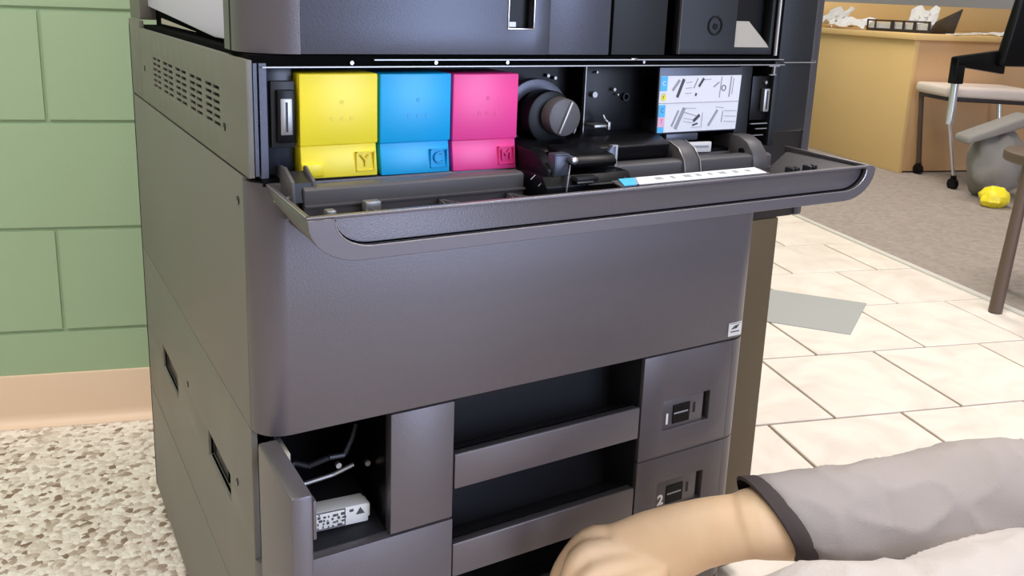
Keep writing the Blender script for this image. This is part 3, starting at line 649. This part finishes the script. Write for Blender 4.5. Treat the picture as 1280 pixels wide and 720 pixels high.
obj('window_sill', MB().hexa([(.536, .001, .8005), (.590, .001, .8005), (.590, .004, .8015), (.536, .004, .8015)], [(.537, .002, .829), (.5565, .002, .829), (.5895, .004, .8045), (.537, .004, .829)]), 'beige', pc)
obj('window_well', MB().box(.534, .592, .012, .05, .80, .862), 'black', pc)
obj('corner_rod', MB().cyl((.5985, -.002, UZ), (.5985, -.002, UT_), .0022, n=12), 'metal', cop)
obj('corner_clip', MB().box(.5905, .6075, -.003, .0, .779, .7802).box(.598, .6005, -.003, .0, .7705, .779).box(.593, .603, -.003, .0, .769, .7702), 'metal', cop)
for x in (.395, .405): pass
obj('rail_spot', MB().box(.392, .400, -.0012, .002, .7862, .7885), 'chrome', cop, .0008)
# pale inner side seen over the left edge
obj('pale_side', MB().prism_x([(.1241, .7962), (.186, .7955), (.46, .8092), (.66, .8185), (.66, UT_), (.10, UT_), (.10, .7995)], .0145, .022), 'pale', cop, .001)
obj('tray_sliver', MB().prism_x([(.27, .7965), (.49, .7965), (.49, .8035)], .0135, .0142), 'beige', cop)
obj('rear_column', MB().box(.003, .04, .60, D, .7975, UT_), 'side', cop, .001)
obj('top_lid', MB().box(-.005, W, .0, D, UT_, UT_ + .05), 'grey', cop, .01)

# ------------------------------------------------------------------ finisher at the right
fin = thing('finisher', (.70, .3, 0), 'tall dark finisher cabinet docked on the right side of the copier', 'finisher')
obj('lower_cabinet', MB().box(.614, .7493, .1, .5, .02, .562), 'olive', fin, .003)
obj('upper_cabinet', MB().box(.614, .776, .1, .5, .562, 1.08), 'finisher', fin, .003)
obj('edge_column', MB().box(.776, .792, .098, .5, .562, 1.08), 'finisher_side', fin, .004)
obj('joint_line', MB().box(.615, .668, -.002, .1, .783, .7838).box(.667, .6685, -.002, .1, .7838, .7855), 'metal', fin)
obj('front_cover', MB().box(.6145, .672, .006, .1, .70, 1.08), 'upper_dark', fin, .004)
for x in (.65, .72):
    for y in (.15, .45): obj('foot', MB().cyl((x, y, 0), (x, y, .022), .015, n=12), 'black', fin)

# ------------------------------------------------------------------ grey sheet on the tiles
a0 = rw(1.6927, 1.3787); a1 = rw(1.4845, 1.1599); e = Vector((-.83, .55, 0)); e = (rw(1.47, 1.5363) - rw(1.6927, 1.3787)).normalized()
q = [a0, a1, a1 + e * .42, a0 + e * .42]
tag(obj('floor_mat', MB().hexa([p + Vector((0, 0, .0004)) for p in q], [p + Vector((0, 0, .0028)) for p in q]), 'grey_mat', org=a0), 'flat grey rectangular mat lying on the cream floor tiles', 'mat')

# ------------------------------------------------------------------ desk
UD, VD = 3.26, 3.275
dk = thing('desk', rw(4.1, 3.75), 'light maple office desk on the taupe carpet', 'desk')
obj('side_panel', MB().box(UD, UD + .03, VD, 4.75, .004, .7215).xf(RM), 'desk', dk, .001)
obj('front_panel', MB().box(UD + .03, 5.6, VD + .004, VD + .03, .012, .7215).xf(RM), 'desk_shaded', dk, .001)
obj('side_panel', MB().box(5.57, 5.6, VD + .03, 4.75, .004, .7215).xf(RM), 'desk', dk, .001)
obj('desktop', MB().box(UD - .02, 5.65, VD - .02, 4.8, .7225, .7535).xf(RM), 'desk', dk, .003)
obj('upstand', MB().box(3.52, 5.6, 4.55, 4.58, .7535, .92).xf(RM), 'desk', dk, .003)
# desk organiser: black open-fronted rack
rk = thing('letter_rack', rw(3.52, 3.72, .7535), 'black desk rack with square openings, on the maple desk', 'desk organiser')
def fr(u0, u1, v): return Vector(rw(u0, v))
v0_, u0_, u1_ = 3.55, 3.30, 3.60
# front: a frame plate facing the copier, running diagonally across the desk end
A = rw(3.39, 3.88, 0); B = rw(3.50, 3.47, 0)
dv = (B - A); Lr = dv.length; dv.normalize(); nn = Vector((-dv.y, dv.x, 0))
if nn.dot(Vector((-.17, -.72, 0)) - A) > 0: nn = -nn
def PR(a, b_, d): return tuple(A + dv * a + nn * d + Vector((0, 0, .7545 + b_)))
cells = [(.01 * Lr / .424, .055), (.065, .165), (.19, .245), (.26, .315), (.335, Lr - .015)]
obj('rack_front', plate(PR, (0, Lr), (0, .065), [(a, b_, .016, .056) for a, b_ in cells], .006), 'blackmat', rk, .001)
obj('rack_shelf', plate(PR, (0, Lr), (0, .004), [], .22), 'blackmat', rk)
obj('rack_back', MB().hexa([PR(0, .004, .214), PR(Lr, .004, .214), PR(Lr, .004, .22), PR(0, .004, .22)], [PR(0, .05, .214), PR(Lr, .05, .214), PR(Lr, .05, .22), PR(0, .05, .22)]), 'blackmat', rk)
obj('rack_end', MB().hexa([PR(Lr - .004, .0, 0), PR(Lr, .0, 0), PR(Lr, .0, .22), PR(Lr - .004, .0, .22)], [PR(Lr + .03, .065, -.0), PR(Lr + .036, .065, 0), PR(Lr + .036, .14, .22), PR(Lr + .03, .14, .22)]), 'blackmat', rk)
for i, (a, b_) in enumerate(cells):
    t_ = tag(obj('paper_stack', MB().hexa([PR(a - .004, .005, .02), PR(b_ + .004, .005, .02), PR(b_ + .004, .005, .2), PR(a - .004, .005, .2)], [PR(a - .004, .046 + .004 * (i % 2), .02), PR(b_ + .004, .046 + .004 * (i % 2), .02), PR(b_ + .004, .05, .2), PR(a - .004, .05, .2)]), 'paper', org=PR(a, .005, .1)),
        ['white paper stack in the leftmost opening of the black rack', 'wide white paper stack in the second opening of the black rack', 'white paper stack in the middle opening of the black rack', 'white paper stack in the fourth opening of the black rack', 'wide white paper stack in the rightmost opening of the black rack'][i], 'paper', 'paper stacks in the desk rack')
def sheet(u, v, z, w, h, rot, lift, label, name='paper_sheet', th=.003):
    n = 6; mb = MB(); c0 = rw(u, v, z); rm = Matrix.Rotation(rot, 3, 'Z'); rows = []
    for i in range(n + 1):
        for_row = []
        for j in range(n + 1):
            a, b_ = (i / n - .5) * w, (j / n - .5) * h
            for_row.append((c0 + rm @ Vector((a, b_, 0)) + Vector((0, 0, lift * (abs(math.sin(i * 1.7 + j * .9)) * .6 + (i / n) ** 2)))))
        rows.append(for_row)
    bm = mb.bm; top = [[bm.verts.new(p + Vector((0, 0, th))) for p in r] for r in rows]; bot = [[bm.verts.new(p) for p in r] for r in rows]
    for i in range(n):
        for j in range(n):
            bm.faces.new((top[i][j], top[i + 1][j], top[i + 1][j + 1], top[i][j + 1])); bm.faces.new((bot[i][j], bot[i][j + 1], bot[i + 1][j + 1], bot[i + 1][j]))
    ring = [(i, 0) for i in range(n)] + [(n, j) for j in range(n)] + [(i, n) for i in range(n, 0, -1)] + [(0, j) for j in range(n, 0, -1)]
    for k in range(len(ring)):
        a, b_ = ring[k], ring[(k + 1) % len(ring)]
        bm.faces.new((top[a[0]][a[1]], bot[a[0]][a[1]], bot[b_[0]][b_[1]], top[b_[0]][b_[1]]))
    return tag(obj(name, mb, 'paper', org=c0), label, 'paper', 'loose papers on the maple desk')
sheet(3.42, 4.07, .756, .18, .22, .3, .045, 'crumpled white papers on the desk left of the black rack')
sheet(3.48, 4.36, .756, .18, .18, -.1, .085, 'tall curled white papers at the far left of the desk')
sheet(3.86, 3.98, .756, .20, .16, .5, .10, 'white papers heaped behind the black desk rack')
sheet(3.60, 3.32, .754, .26, .06, .05, .006, 'flat white paper on the desk edge right of the black rack')
sheet(3.98, 3.42, .754, .32, .20, -.25, .022, 'curling white paper on the desk above the chair')

# ------------------------------------------------------------------ chair at the desk
ch = thing('office_chair', rw(3.42, 3.05), 'cream seated office chair with chrome legs in front of the maple desk', 'chair')
def bx(u0, u1, v0, v1, z0, z1): return MB().box(u0, u1, v0, v1, z0, z1).xf(RM)
obj('seat', MB().hexa([rw(3.22, 2.95, .455), rw(3.72, 2.88, .44), rw(3.80, 3.22, .44), rw(3.27, 3.24, .455)], [rw(3.22, 2.95, .51), rw(3.72, 2.88, .50), rw(3.80, 3.22, .50), rw(3.27, 3.24, .51)]), 'seat', ch, .018, seg=3)
obj('seat_pan', MB().hexa([rw(3.24, 2.95, .435), rw(3.72, 2.90, .42), rw(3.78, 3.22, .42), rw(3.28, 3.22, .435)], [rw(3.24, 2.95, .456), rw(3.72, 2.90, .445), rw(3.78, 3.22, .445), rw(3.28, 3.22, .456)]), 'blackmat', ch, .004)
def leg(pts, r, mt='pale_chrome'):
    return obj('leg', MB().tube([rw(*p) for p in pts], r, n=12), mt, ch)
leg([(3.20, 2.875, .60), (3.205, 2.88, .33)], .019)
leg([(3.205, 2.88, .34), (3.27, 2.87, .06)], .008)
leg([(3.30, 3.22, .44), (3.37, 3.25, .06)], .013, 'seat_leg')
leg([(3.76, 2.87, .60), (3.76, 2.87, .06)], .012); leg([(3.78, 3.2, .44), (3.80, 3.15, .06)], .012)
for u, v in ((3.27, 2.87), (3.37, 3.25), (3.76, 2.87), (3.80, 3.15)):
    c_ = obj('caster', MB().cyl(rw(u - .012, v, .028), rw(u + .012, v, .028), .028, n=16), 'black', ch); obj('caster_fork', MB().cyl(rw(u, v, .028), rw(u, v, .07), .014, n=10), 'black', c_)
obj('armrest', MB().hexa([rw(3.175, 2.85, .53), rw(3.225, 2.85, .53), rw(3.225, 2.90, .53), rw(3.175, 2.90, .53)], [rw(3.175, 2.85, .655), rw(3.225, 2.85, .655), rw(3.225, 2.90, .655), rw(3.175, 2.90, .655)]), 'black', ch, .004)
obj('armrest', MB().hexa([rw(3.175, 2.85, .615), rw(3.46, 2.85, .58), rw(3.46, 2.90, .58), rw(3.175, 2.90, .615)], [rw(3.175, 2.85, .660), rw(3.46, 2.85, .70), rw(3.46, 2.90, .70), rw(3.175, 2.90, .660)]), 'black', ch, .008)
obj('backrest', MB().hexa([rw(3.40, 2.82, .62), rw(3.80, 2.80, .62), rw(3.80, 2.86, .62), rw(3.40, 2.88, .62)], [rw(3.44, 2.80, .96), rw(3.78, 2.78, .96), rw(3.78, 2.83, .96), rw(3.44, 2.85, .96)]), 'black', ch, .02, seg=3)

# grey bag slumped by the chair, yellow bag on the carpet
bg = thing('canvas_bag', rw(3.33, 2.68), 'slumped grey canvas bag on the carpet in front of the office chair', 'bag')
bm_ = MB(); rows = []
def blob(c0, rx, ry, rz, n=20, m_=12, amp=.12, seed=0, flat=.0):
    from mathutils import noise as nz
    mb = MB(); rows = []
    for i in range(m_ + 1):
        th = math.pi * i / m_; row = []
        for j in range(n):
            ph = 2 * math.pi * j / n; d = Vector((math.sin(th) * math.cos(ph), math.sin(th) * math.sin(ph), math.cos(th)))
            k = 1 + amp * nz.noise(d * 2.3 + Vector((seed, 0, 0))); p_ = Vector((d.x * rx * k, d.y * ry * k, d.z * rz * k))
            p_.z = max(p_.z, -rz * .9); row.append(mb.bm.verts.new(Vector(c0) + p_))
        rows.append(row)
    for i in range(m_):
        for j in range(n): mb.bm.faces.new((rows[i][j], rows[i][(j + 1) % n], rows[i + 1][(j + 1) % n], rows[i + 1][j]))
    bmesh.ops.remove_doubles(mb.bm, verts=mb.bm.verts, dist=1e-5); return mb
obj('bag_body', blob(rw(3.33, 2.68, .16), .15, .11, .175, amp=.35, seed=3), 'greybag', bg, smooth=80)
obj('bag_flap', MB().hexa([rw(3.08, 2.60, .27), rw(3.40, 2.58, .36), rw(3.42, 2.70, .36), rw(3.10, 2.72, .27)], [rw(3.08, 2.60, .31), rw(3.40, 2.58, .42), rw(3.42, 2.70, .42), rw(3.10, 2.72, .31)]), 'greybag', bg, .015, seg=3)
tag(obj('yellow_pouch', blob(rw(3.17, 2.49, .046), .07, .06, .05, amp=.2, seed=9), 'yellow', org=rw(3.17, 2.49, 0)), 'small bright yellow pouch on the carpet below the grey bag', 'pouch')

# ------------------------------------------------------------------ stool at the right edge
sx_, sy_ = rw(2.235, 1.25).x, rw(2.235, 1.25).y
stl = thing('wooden_stool', (sx_, sy_, 0), 'dark brown wooden stool standing where tiles meet the taupe carpet', 'stool')
obj('seat', MB().cyl((sx_, sy_, .44), (sx_, sy_, .47), .19, n=32), 'brown', stl, .006)
fl1 = rw(2.02, 1.255); 
for k in range(4):
    d = (fl1 - Vector((sx_, sy_, 0))).normalized(); d.rotate(Matrix.Rotation(k * math.pi / 2, 3, 'Z')); a = Vector((sx_, sy_, 0)) + d * .195 + Vector((0, 0, .002)); b_ = Vector((sx_, sy_, .445)) + d * .165
    obj('leg', MB().cyl(a, b_, .019, .015, n=14), 'brown', stl)

# ------------------------------------------------------------------ person crouching at the lower drawers
def cpt(px, py, dep):      # a point measured in the photograph, at a depth along the view
    d = f_ + r_ * ((px - 641.74) / 1086.26) - u_ * ((py - 252.165) / 1086.26)
    return Vector((-0.17493, -0.72087, 0.84057)) + d * dep
def bone(mb, path, n=20, up=None, cap=4, wr=0, seed=0, wf=14):
    """tapering limb: path = [(point, radius along up, radius across)], rounded at both ends"""
    from mathutils import noise as nz
    P_ = [Vector(p[0]) for p in path]; Rr = [(p[1], p[2] if len(p) > 2 else p[1]) for p in path]
    # smooth the path with a Catmull-Rom spline
    PP, RR = [], []
    for i in range(len(P_) - 1):
        p0, p1, p2, p3 = P_[max(i - 1, 0)], P_[i], P_[i + 1], P_[min(i + 2, len(P_) - 1)]
        for k in range(5):
            t = k / 5; PP.append(.5 * ((2 * p1) + (p2 - p0) * t + (2 * p0 - 5 * p1 + 4 * p2 - p3) * t * t + (3 * p1 - p0 - 3 * p2 + p3) * t ** 3))
            RR.append(tuple(Rr[i][a] + (Rr[i + 1][a] - Rr[i][a]) * t for a in (0, 1)))
    PP.append(P_[-1]); RR.append(Rr[-1]); rows = []
    upv = Vector(up or u_)
    def ring(c, d, a, b_):
        x = (upv - d * upv.dot(d)); x = x.normalized() if x.length > .05 else d.orthogonal().normalized(); y = d.cross(x); row = []
        for j in range(n):
            ph = 2 * math.pi * j / n; q_ = c + x * (a * math.cos(ph)) + y * (b_ * math.sin(ph))
            if wr: q_ += (q_ - c).normalized() * wr * nz.noise(q_ * wf + Vector((seed, 0, 0)))
            row.append(mb.bm.verts.new(q_))
        rows.append(row)
    m_ = len(PP)
    for i in range(m_):
        d = (PP[min(i + 1, m_ - 1)] - PP[max(i - 1, 0)]).normalized()
        if i == 0:
            for k in range(cap, 0, -1): t = math.pi / 2 * k / (cap + .4); ring(PP[0] - d * min(RR[0]) * math.sin(t), d, RR[0][0] * math.cos(t), RR[0][1] * math.cos(t))
        ring(PP[i], d, *RR[i])
        if i == m_ - 1:
            for k in range(1, cap + 1): t = math.pi / 2 * k / (cap + .4); ring(PP[i] + d * min(RR[i]) * math.sin(t), d, RR[i][0] * math.cos(t), RR[i][1] * math.cos(t))
    for a, b_ in zip(rows[:-1], rows[1:]):
        for j in range(n): mb.bm.faces.new((a[j], a[(j + 1) % n], b_[(j + 1) % n], b_[j]))
    mb.bm.faces.new(list(reversed(rows[0]))); mb.bm.faces.new(rows[-1]); return mb
def fuse(name, mb, mt, parent, voxel, it=4, label=None, disp=0, ds=9, stretch=None):
    """melts overlapping limbs into one continuous skin"""
    o = obj(name, mb, mt, parent, label=label, smooth=180)
    md = o.modifiers.new('r', 'REMESH'); md.mode = 'VOXEL'; md.voxel_size = voxel; md.use_smooth_shade = True
    sm = o.modifiers.new('s', 'SMOOTH'); sm.factor = .5; sm.iterations = it
    bpy.context.view_layer.update(); m2 = bpy.data.meshes.new_from_object(o.evaluated_get(bpy.context.evaluated_depsgraph_get()))
    o.modifiers.clear(); old = o.data; o.data = m2; bpy.data.meshes.remove(old); m2.name = name; m2.materials.clear(); m2.materials.append(M[mt])
    if disp:
        from mathutils import noise as nz
        ns = [v.normal.copy() for v in m2.vertices]
        for v, n_ in zip(m2.vertices, ns):
            c_ = v.co; q_ = Vector((c_.x * ds * 1.0, c_.y * ds * 1.6, c_.z * ds * 1.3)); w_ = nz.noise(q_ + Vector((0, 0, nz.noise(q_ * .5) * 2)))
            v.co += n_ * disp * (1 - 2 * abs(w_) ** .6 if w_ else 1)
    for p in m2.polygons: p.use_smooth = True
    return o
person = thing('person', (1.020, -0.440, 0), 'crouching person in a grey dark-cuffed shirt reaching to the lower paper drawers', 'person')
cw = cpt(972, 652, .905); elb = cpt(1375, 652, .955); pel = Vector((1.03, -.42, .27)); chest = Vector((1.0, -.44, .60)); sho = Vector((.965, -.36, .66)); neck = Vector((.98, -.45, .76)); head = Vector((.93, -.45, .91))
mb = MB()
# torso, neck and head
bone(mb, [(pel, .13, .15), ((1.050, -0.390, .44), .12, .14), (chest, .13, .16), (neck - Vector((0, 0, .03)), .065, .075), (neck + Vector((-.01, 0, .06)), .052)], up=(1, 0, 0))
bone(mb, [(head + Vector((.03, 0, -.03)), .075, .07), (head + Vector((.02, 0, .03)), .095, .078), (head + Vector((.03, .0, .07)), .085, .07)], up=(1, 0, 0))
bone(mb, [(head + Vector((-.03, 0, -.05)), .05, .05), (head + Vector((-.045, 0, -.075)), .03, .032)], up=(1, 0, 0))
bone(mb, [(head + Vector((-.075, 0, .015)), .008), (head + Vector((-.098, 0, -.018)), .013, .014)], n=10)
for sg in (-1, 1): bone(mb, [(head + Vector((.02, sg * .080, .01)), .028, .010), (head + Vector((.03, sg * .086, -.02)), .018, .008)], n=10)
bone(mb, [(head + Vector((-.077, -.02, -.052)), .006), (head + Vector((-.084, 0, -.053)), .007), (head + Vector((-.077, .02, -.052)), .006)], n=8)
# reaching arm and palm
bone(mb, [(chest + Vector((-.02, .05, .08)), .07), (sho, .062), (sho.lerp(elb, .5), .052), (elb, .046), (cpt(1150, 648, .955), .049, .046), (cw, .0385, .034), (cpt(925, 658, .905), .0335, .028), (cpt(872, 668, .915), .036, .026), (cpt(822, 686, .925), .042, .023), (cpt(782, 702, .93), .043, .019)], n=28)
# crouched legs, other arm
kn = cpt(1190, 800, .80); kn2 = Vector((.66, -.72, .36))
for k_, sg in ((kn, 1), (kn2, -1)):
    bone(mb, [(pel + Vector((0, sg * .09, -.03)), .075), ((pel + Vector((0, sg * .09, -.05 if sg > 0 else .03))).lerp(k_, .5), .055), (k_, .05), (k_ + Vector((.12, 0, -.17)), .045), (k_ + Vector((.17, 0, -k_.z + .09)), .036)])
bone(mb, [(chest + Vector((.02, -.08, .08)), .06), (chest + Vector((.02, -.19, .04)), .055), ((1.03, -.70, .44), .045), ((.88, -.70, .44), .036), ((.80, -.70, .45), .03), ((.73, -.71, .45), .035, .022), ((.67, -.71, .43), .02, .03)])
body_mb = mb
def fing(path, n=14): bone(body_mb, path, n=n, cap=3)
HS = -12
K = [[(812, 676, .935, .013), (756, 672, .935, .0132), (722, 700, .935, .0112), (706, 738, .945, .0098), (716, 768, .955, .0084)],
     [(812, 690, .925, .013), (748, 691, .915, .0134), (722, 728, .91, .0112), (712, 766, .925, .0098), (726, 796, .935, .0084)],
     [(816, 705, .912, .013), (756, 717, .898, .0128), (735, 755, .892, .0106), (728, 790, .905, .0094), (740, 816, .915, .0080)],
     [(822, 720, .900, .012), (775, 742, .882, .0116), (756, 774, .877, .0094), (750, 802, .888, .0083), (760, 822, .9, .0072)],
     [(872, 672, .955, .016), (815, 690, .985, .0145), (770, 715, .985, .0118), (748, 745, .98, .0100)]]
for pts in K: fing([(cpt(a + (HS if k_ else 0), b_, c_), r) for k_, (a, b_, c_, r) in enumerate(pts)])
body = fuse('body', body_mb, 'skin', person, .0034, 3)
# shirt
mb = MB()
bone(mb, [(pel + Vector((0, 0, .05)), .15, .17), ((1.050, -0.390, .44), .14, .16), (chest, .15, .18), (neck - Vector((0, 0, .02)), .085, .095)], up=(1, 0, 0))
bone(mb, [(chest + Vector((-.02, .05, .06)), .10), (sho, .09), (sho.lerp(elb, .5), .085), (elb, .080), (cpt(1250, 640, .965), .081, .070), (cpt(1150, 656, .955), .076, .065), (cpt(1075, 653, .93), .061, .053)], n=36, cap=1)
bone(mb, [(chest + Vector((.02, -.08, .06)), .09), (chest + Vector((.02, -.19, .04)), .085), ((1.03, -.70, .44), .068), ((.87, -.70, .44), .052)])
def skewring(mb, c0, a, b_, sk=.55, n=48, rib=0):
    x = u_.copy(); y = f_.copy(); rr = []
    for j in range(n):
        ph = 2 * math.pi * j / n; k = 1 + rib * (j % 2)
        rr.append(mb.bm.verts.new(c0 + x * (a * k * math.cos(ph)) + y * (b_ * k * math.sin(ph)) + r_ * (-sk * a * math.cos(ph) - .018 * sk * math.sin(ph))))
    return rr
rs = [skewring(mb, cpt(976, 649, .905), .0405, .037, .58), skewring(mb, cpt(990, 650, .906), .045, .041, .55), skewring(mb, cpt(1010, 651, .911), .0485, .044, .48), skewring(mb, cpt(1040, 652, .92), .054, .049, .3), skewring(mb, cpt(1085, 653, .933), .061, .053, .05)]
for a, b_ in zip(rs[:-1], rs[1:]):
    for j in range(48): mb.bm.faces.new((a[j], a[(j + 1) % 48], b_[(j + 1) % 48], b_[j]))
mb.bm.faces.new(rs[0]); mb.bm.faces.new(list(reversed(rs[-1])))
fuse('shirt', mb, 'sleeve', person, .005, 3, 'light grey long-sleeved shirt', disp=.0035, ds=13)
# cuff: a ribbed band, tilted round the wrist
mb = MB()
rings = [skewring(mb, cpt(957, 648, .9), .0385, .035, .58), skewring(mb, cpt(959, 648, .9), .0420, .038, .58, rib=.01), skewring(mb, cpt(970, 649, .902), .0435, .0395, .58, rib=.01), skewring(mb, cpt(980, 649, .905), .0442, .0402, .58, rib=.01), skewring(mb, cpt(983, 649, .905), .0415, .038, .58)]
for a, b_ in zip(rings[:-1], rings[1:]):
    for j in range(48): mb.bm.faces.new((a[j], a[(j + 1) % 48], b_[(j + 1) % 48], b_[j]))
obj('cuff', mb, 'cuff', person, label='dark ribbed cuff', smooth=60)
# trousers: raised near knee, far leg and seat
mb = MB()
bone(mb, [(pel + Vector((0, -.02, .02)), .15, .17), (pel + Vector((0, .05, -.02)), .14, .16)])
bone(mb, [(pel + Vector((0, .08, -.03)), .10), ((pel + Vector((0, .09, -.05))).lerp(kn, .5), .075), (kn, .075), (kn + Vector((-.03, .03, -.02)), .07)], n=28)
bone(mb, [(kn + Vector((.0, .0, -.02)), .07), (kn + Vector((.12, 0, -.17)), .062), (kn + Vector((.17, 0, -kn.z + .09)), .052)])
bone(mb, [(cpt(1110, 790, .79), .062), (cpt(1010, 775, .80), .048), (cpt(940, 790, .82), .035)])
bone(mb, [(pel + Vector((0, -.08, .01)), .12), ((pel + Vector((0, -.09, .03))).lerp(kn2, .5), .10), (kn2, .078), (kn2 + Vector((.12, 0, -.17)), .062), (kn2 + Vector((.17, 0, -kn2.z + .09)), .052)], n=28)
fuse('trousers', mb, 'trouser', person, .005, 3, 'pale grey cotton trousers', disp=.004, ds=11)
for c_ in ((kn + Vector((.15, 0, 0))).xy, (kn2 + Vector((.15, 0, 0))).xy):
    m3 = MB(); bone(m3, [((c_.x + .06, c_.y, .05), .04, .045), ((c_.x - .06, c_.y, .04), .035, .045), ((c_.x - .16, c_.y, .03), .025, .042)], up=(0, 0, 1)); obj('shoe', m3, 'black', person)
mb = blob(head + Vector((.028, 0, .062)), .108, .092, .088, amp=.08, seed=5)
obj('hair', mb, 'hair', person, smooth=80)
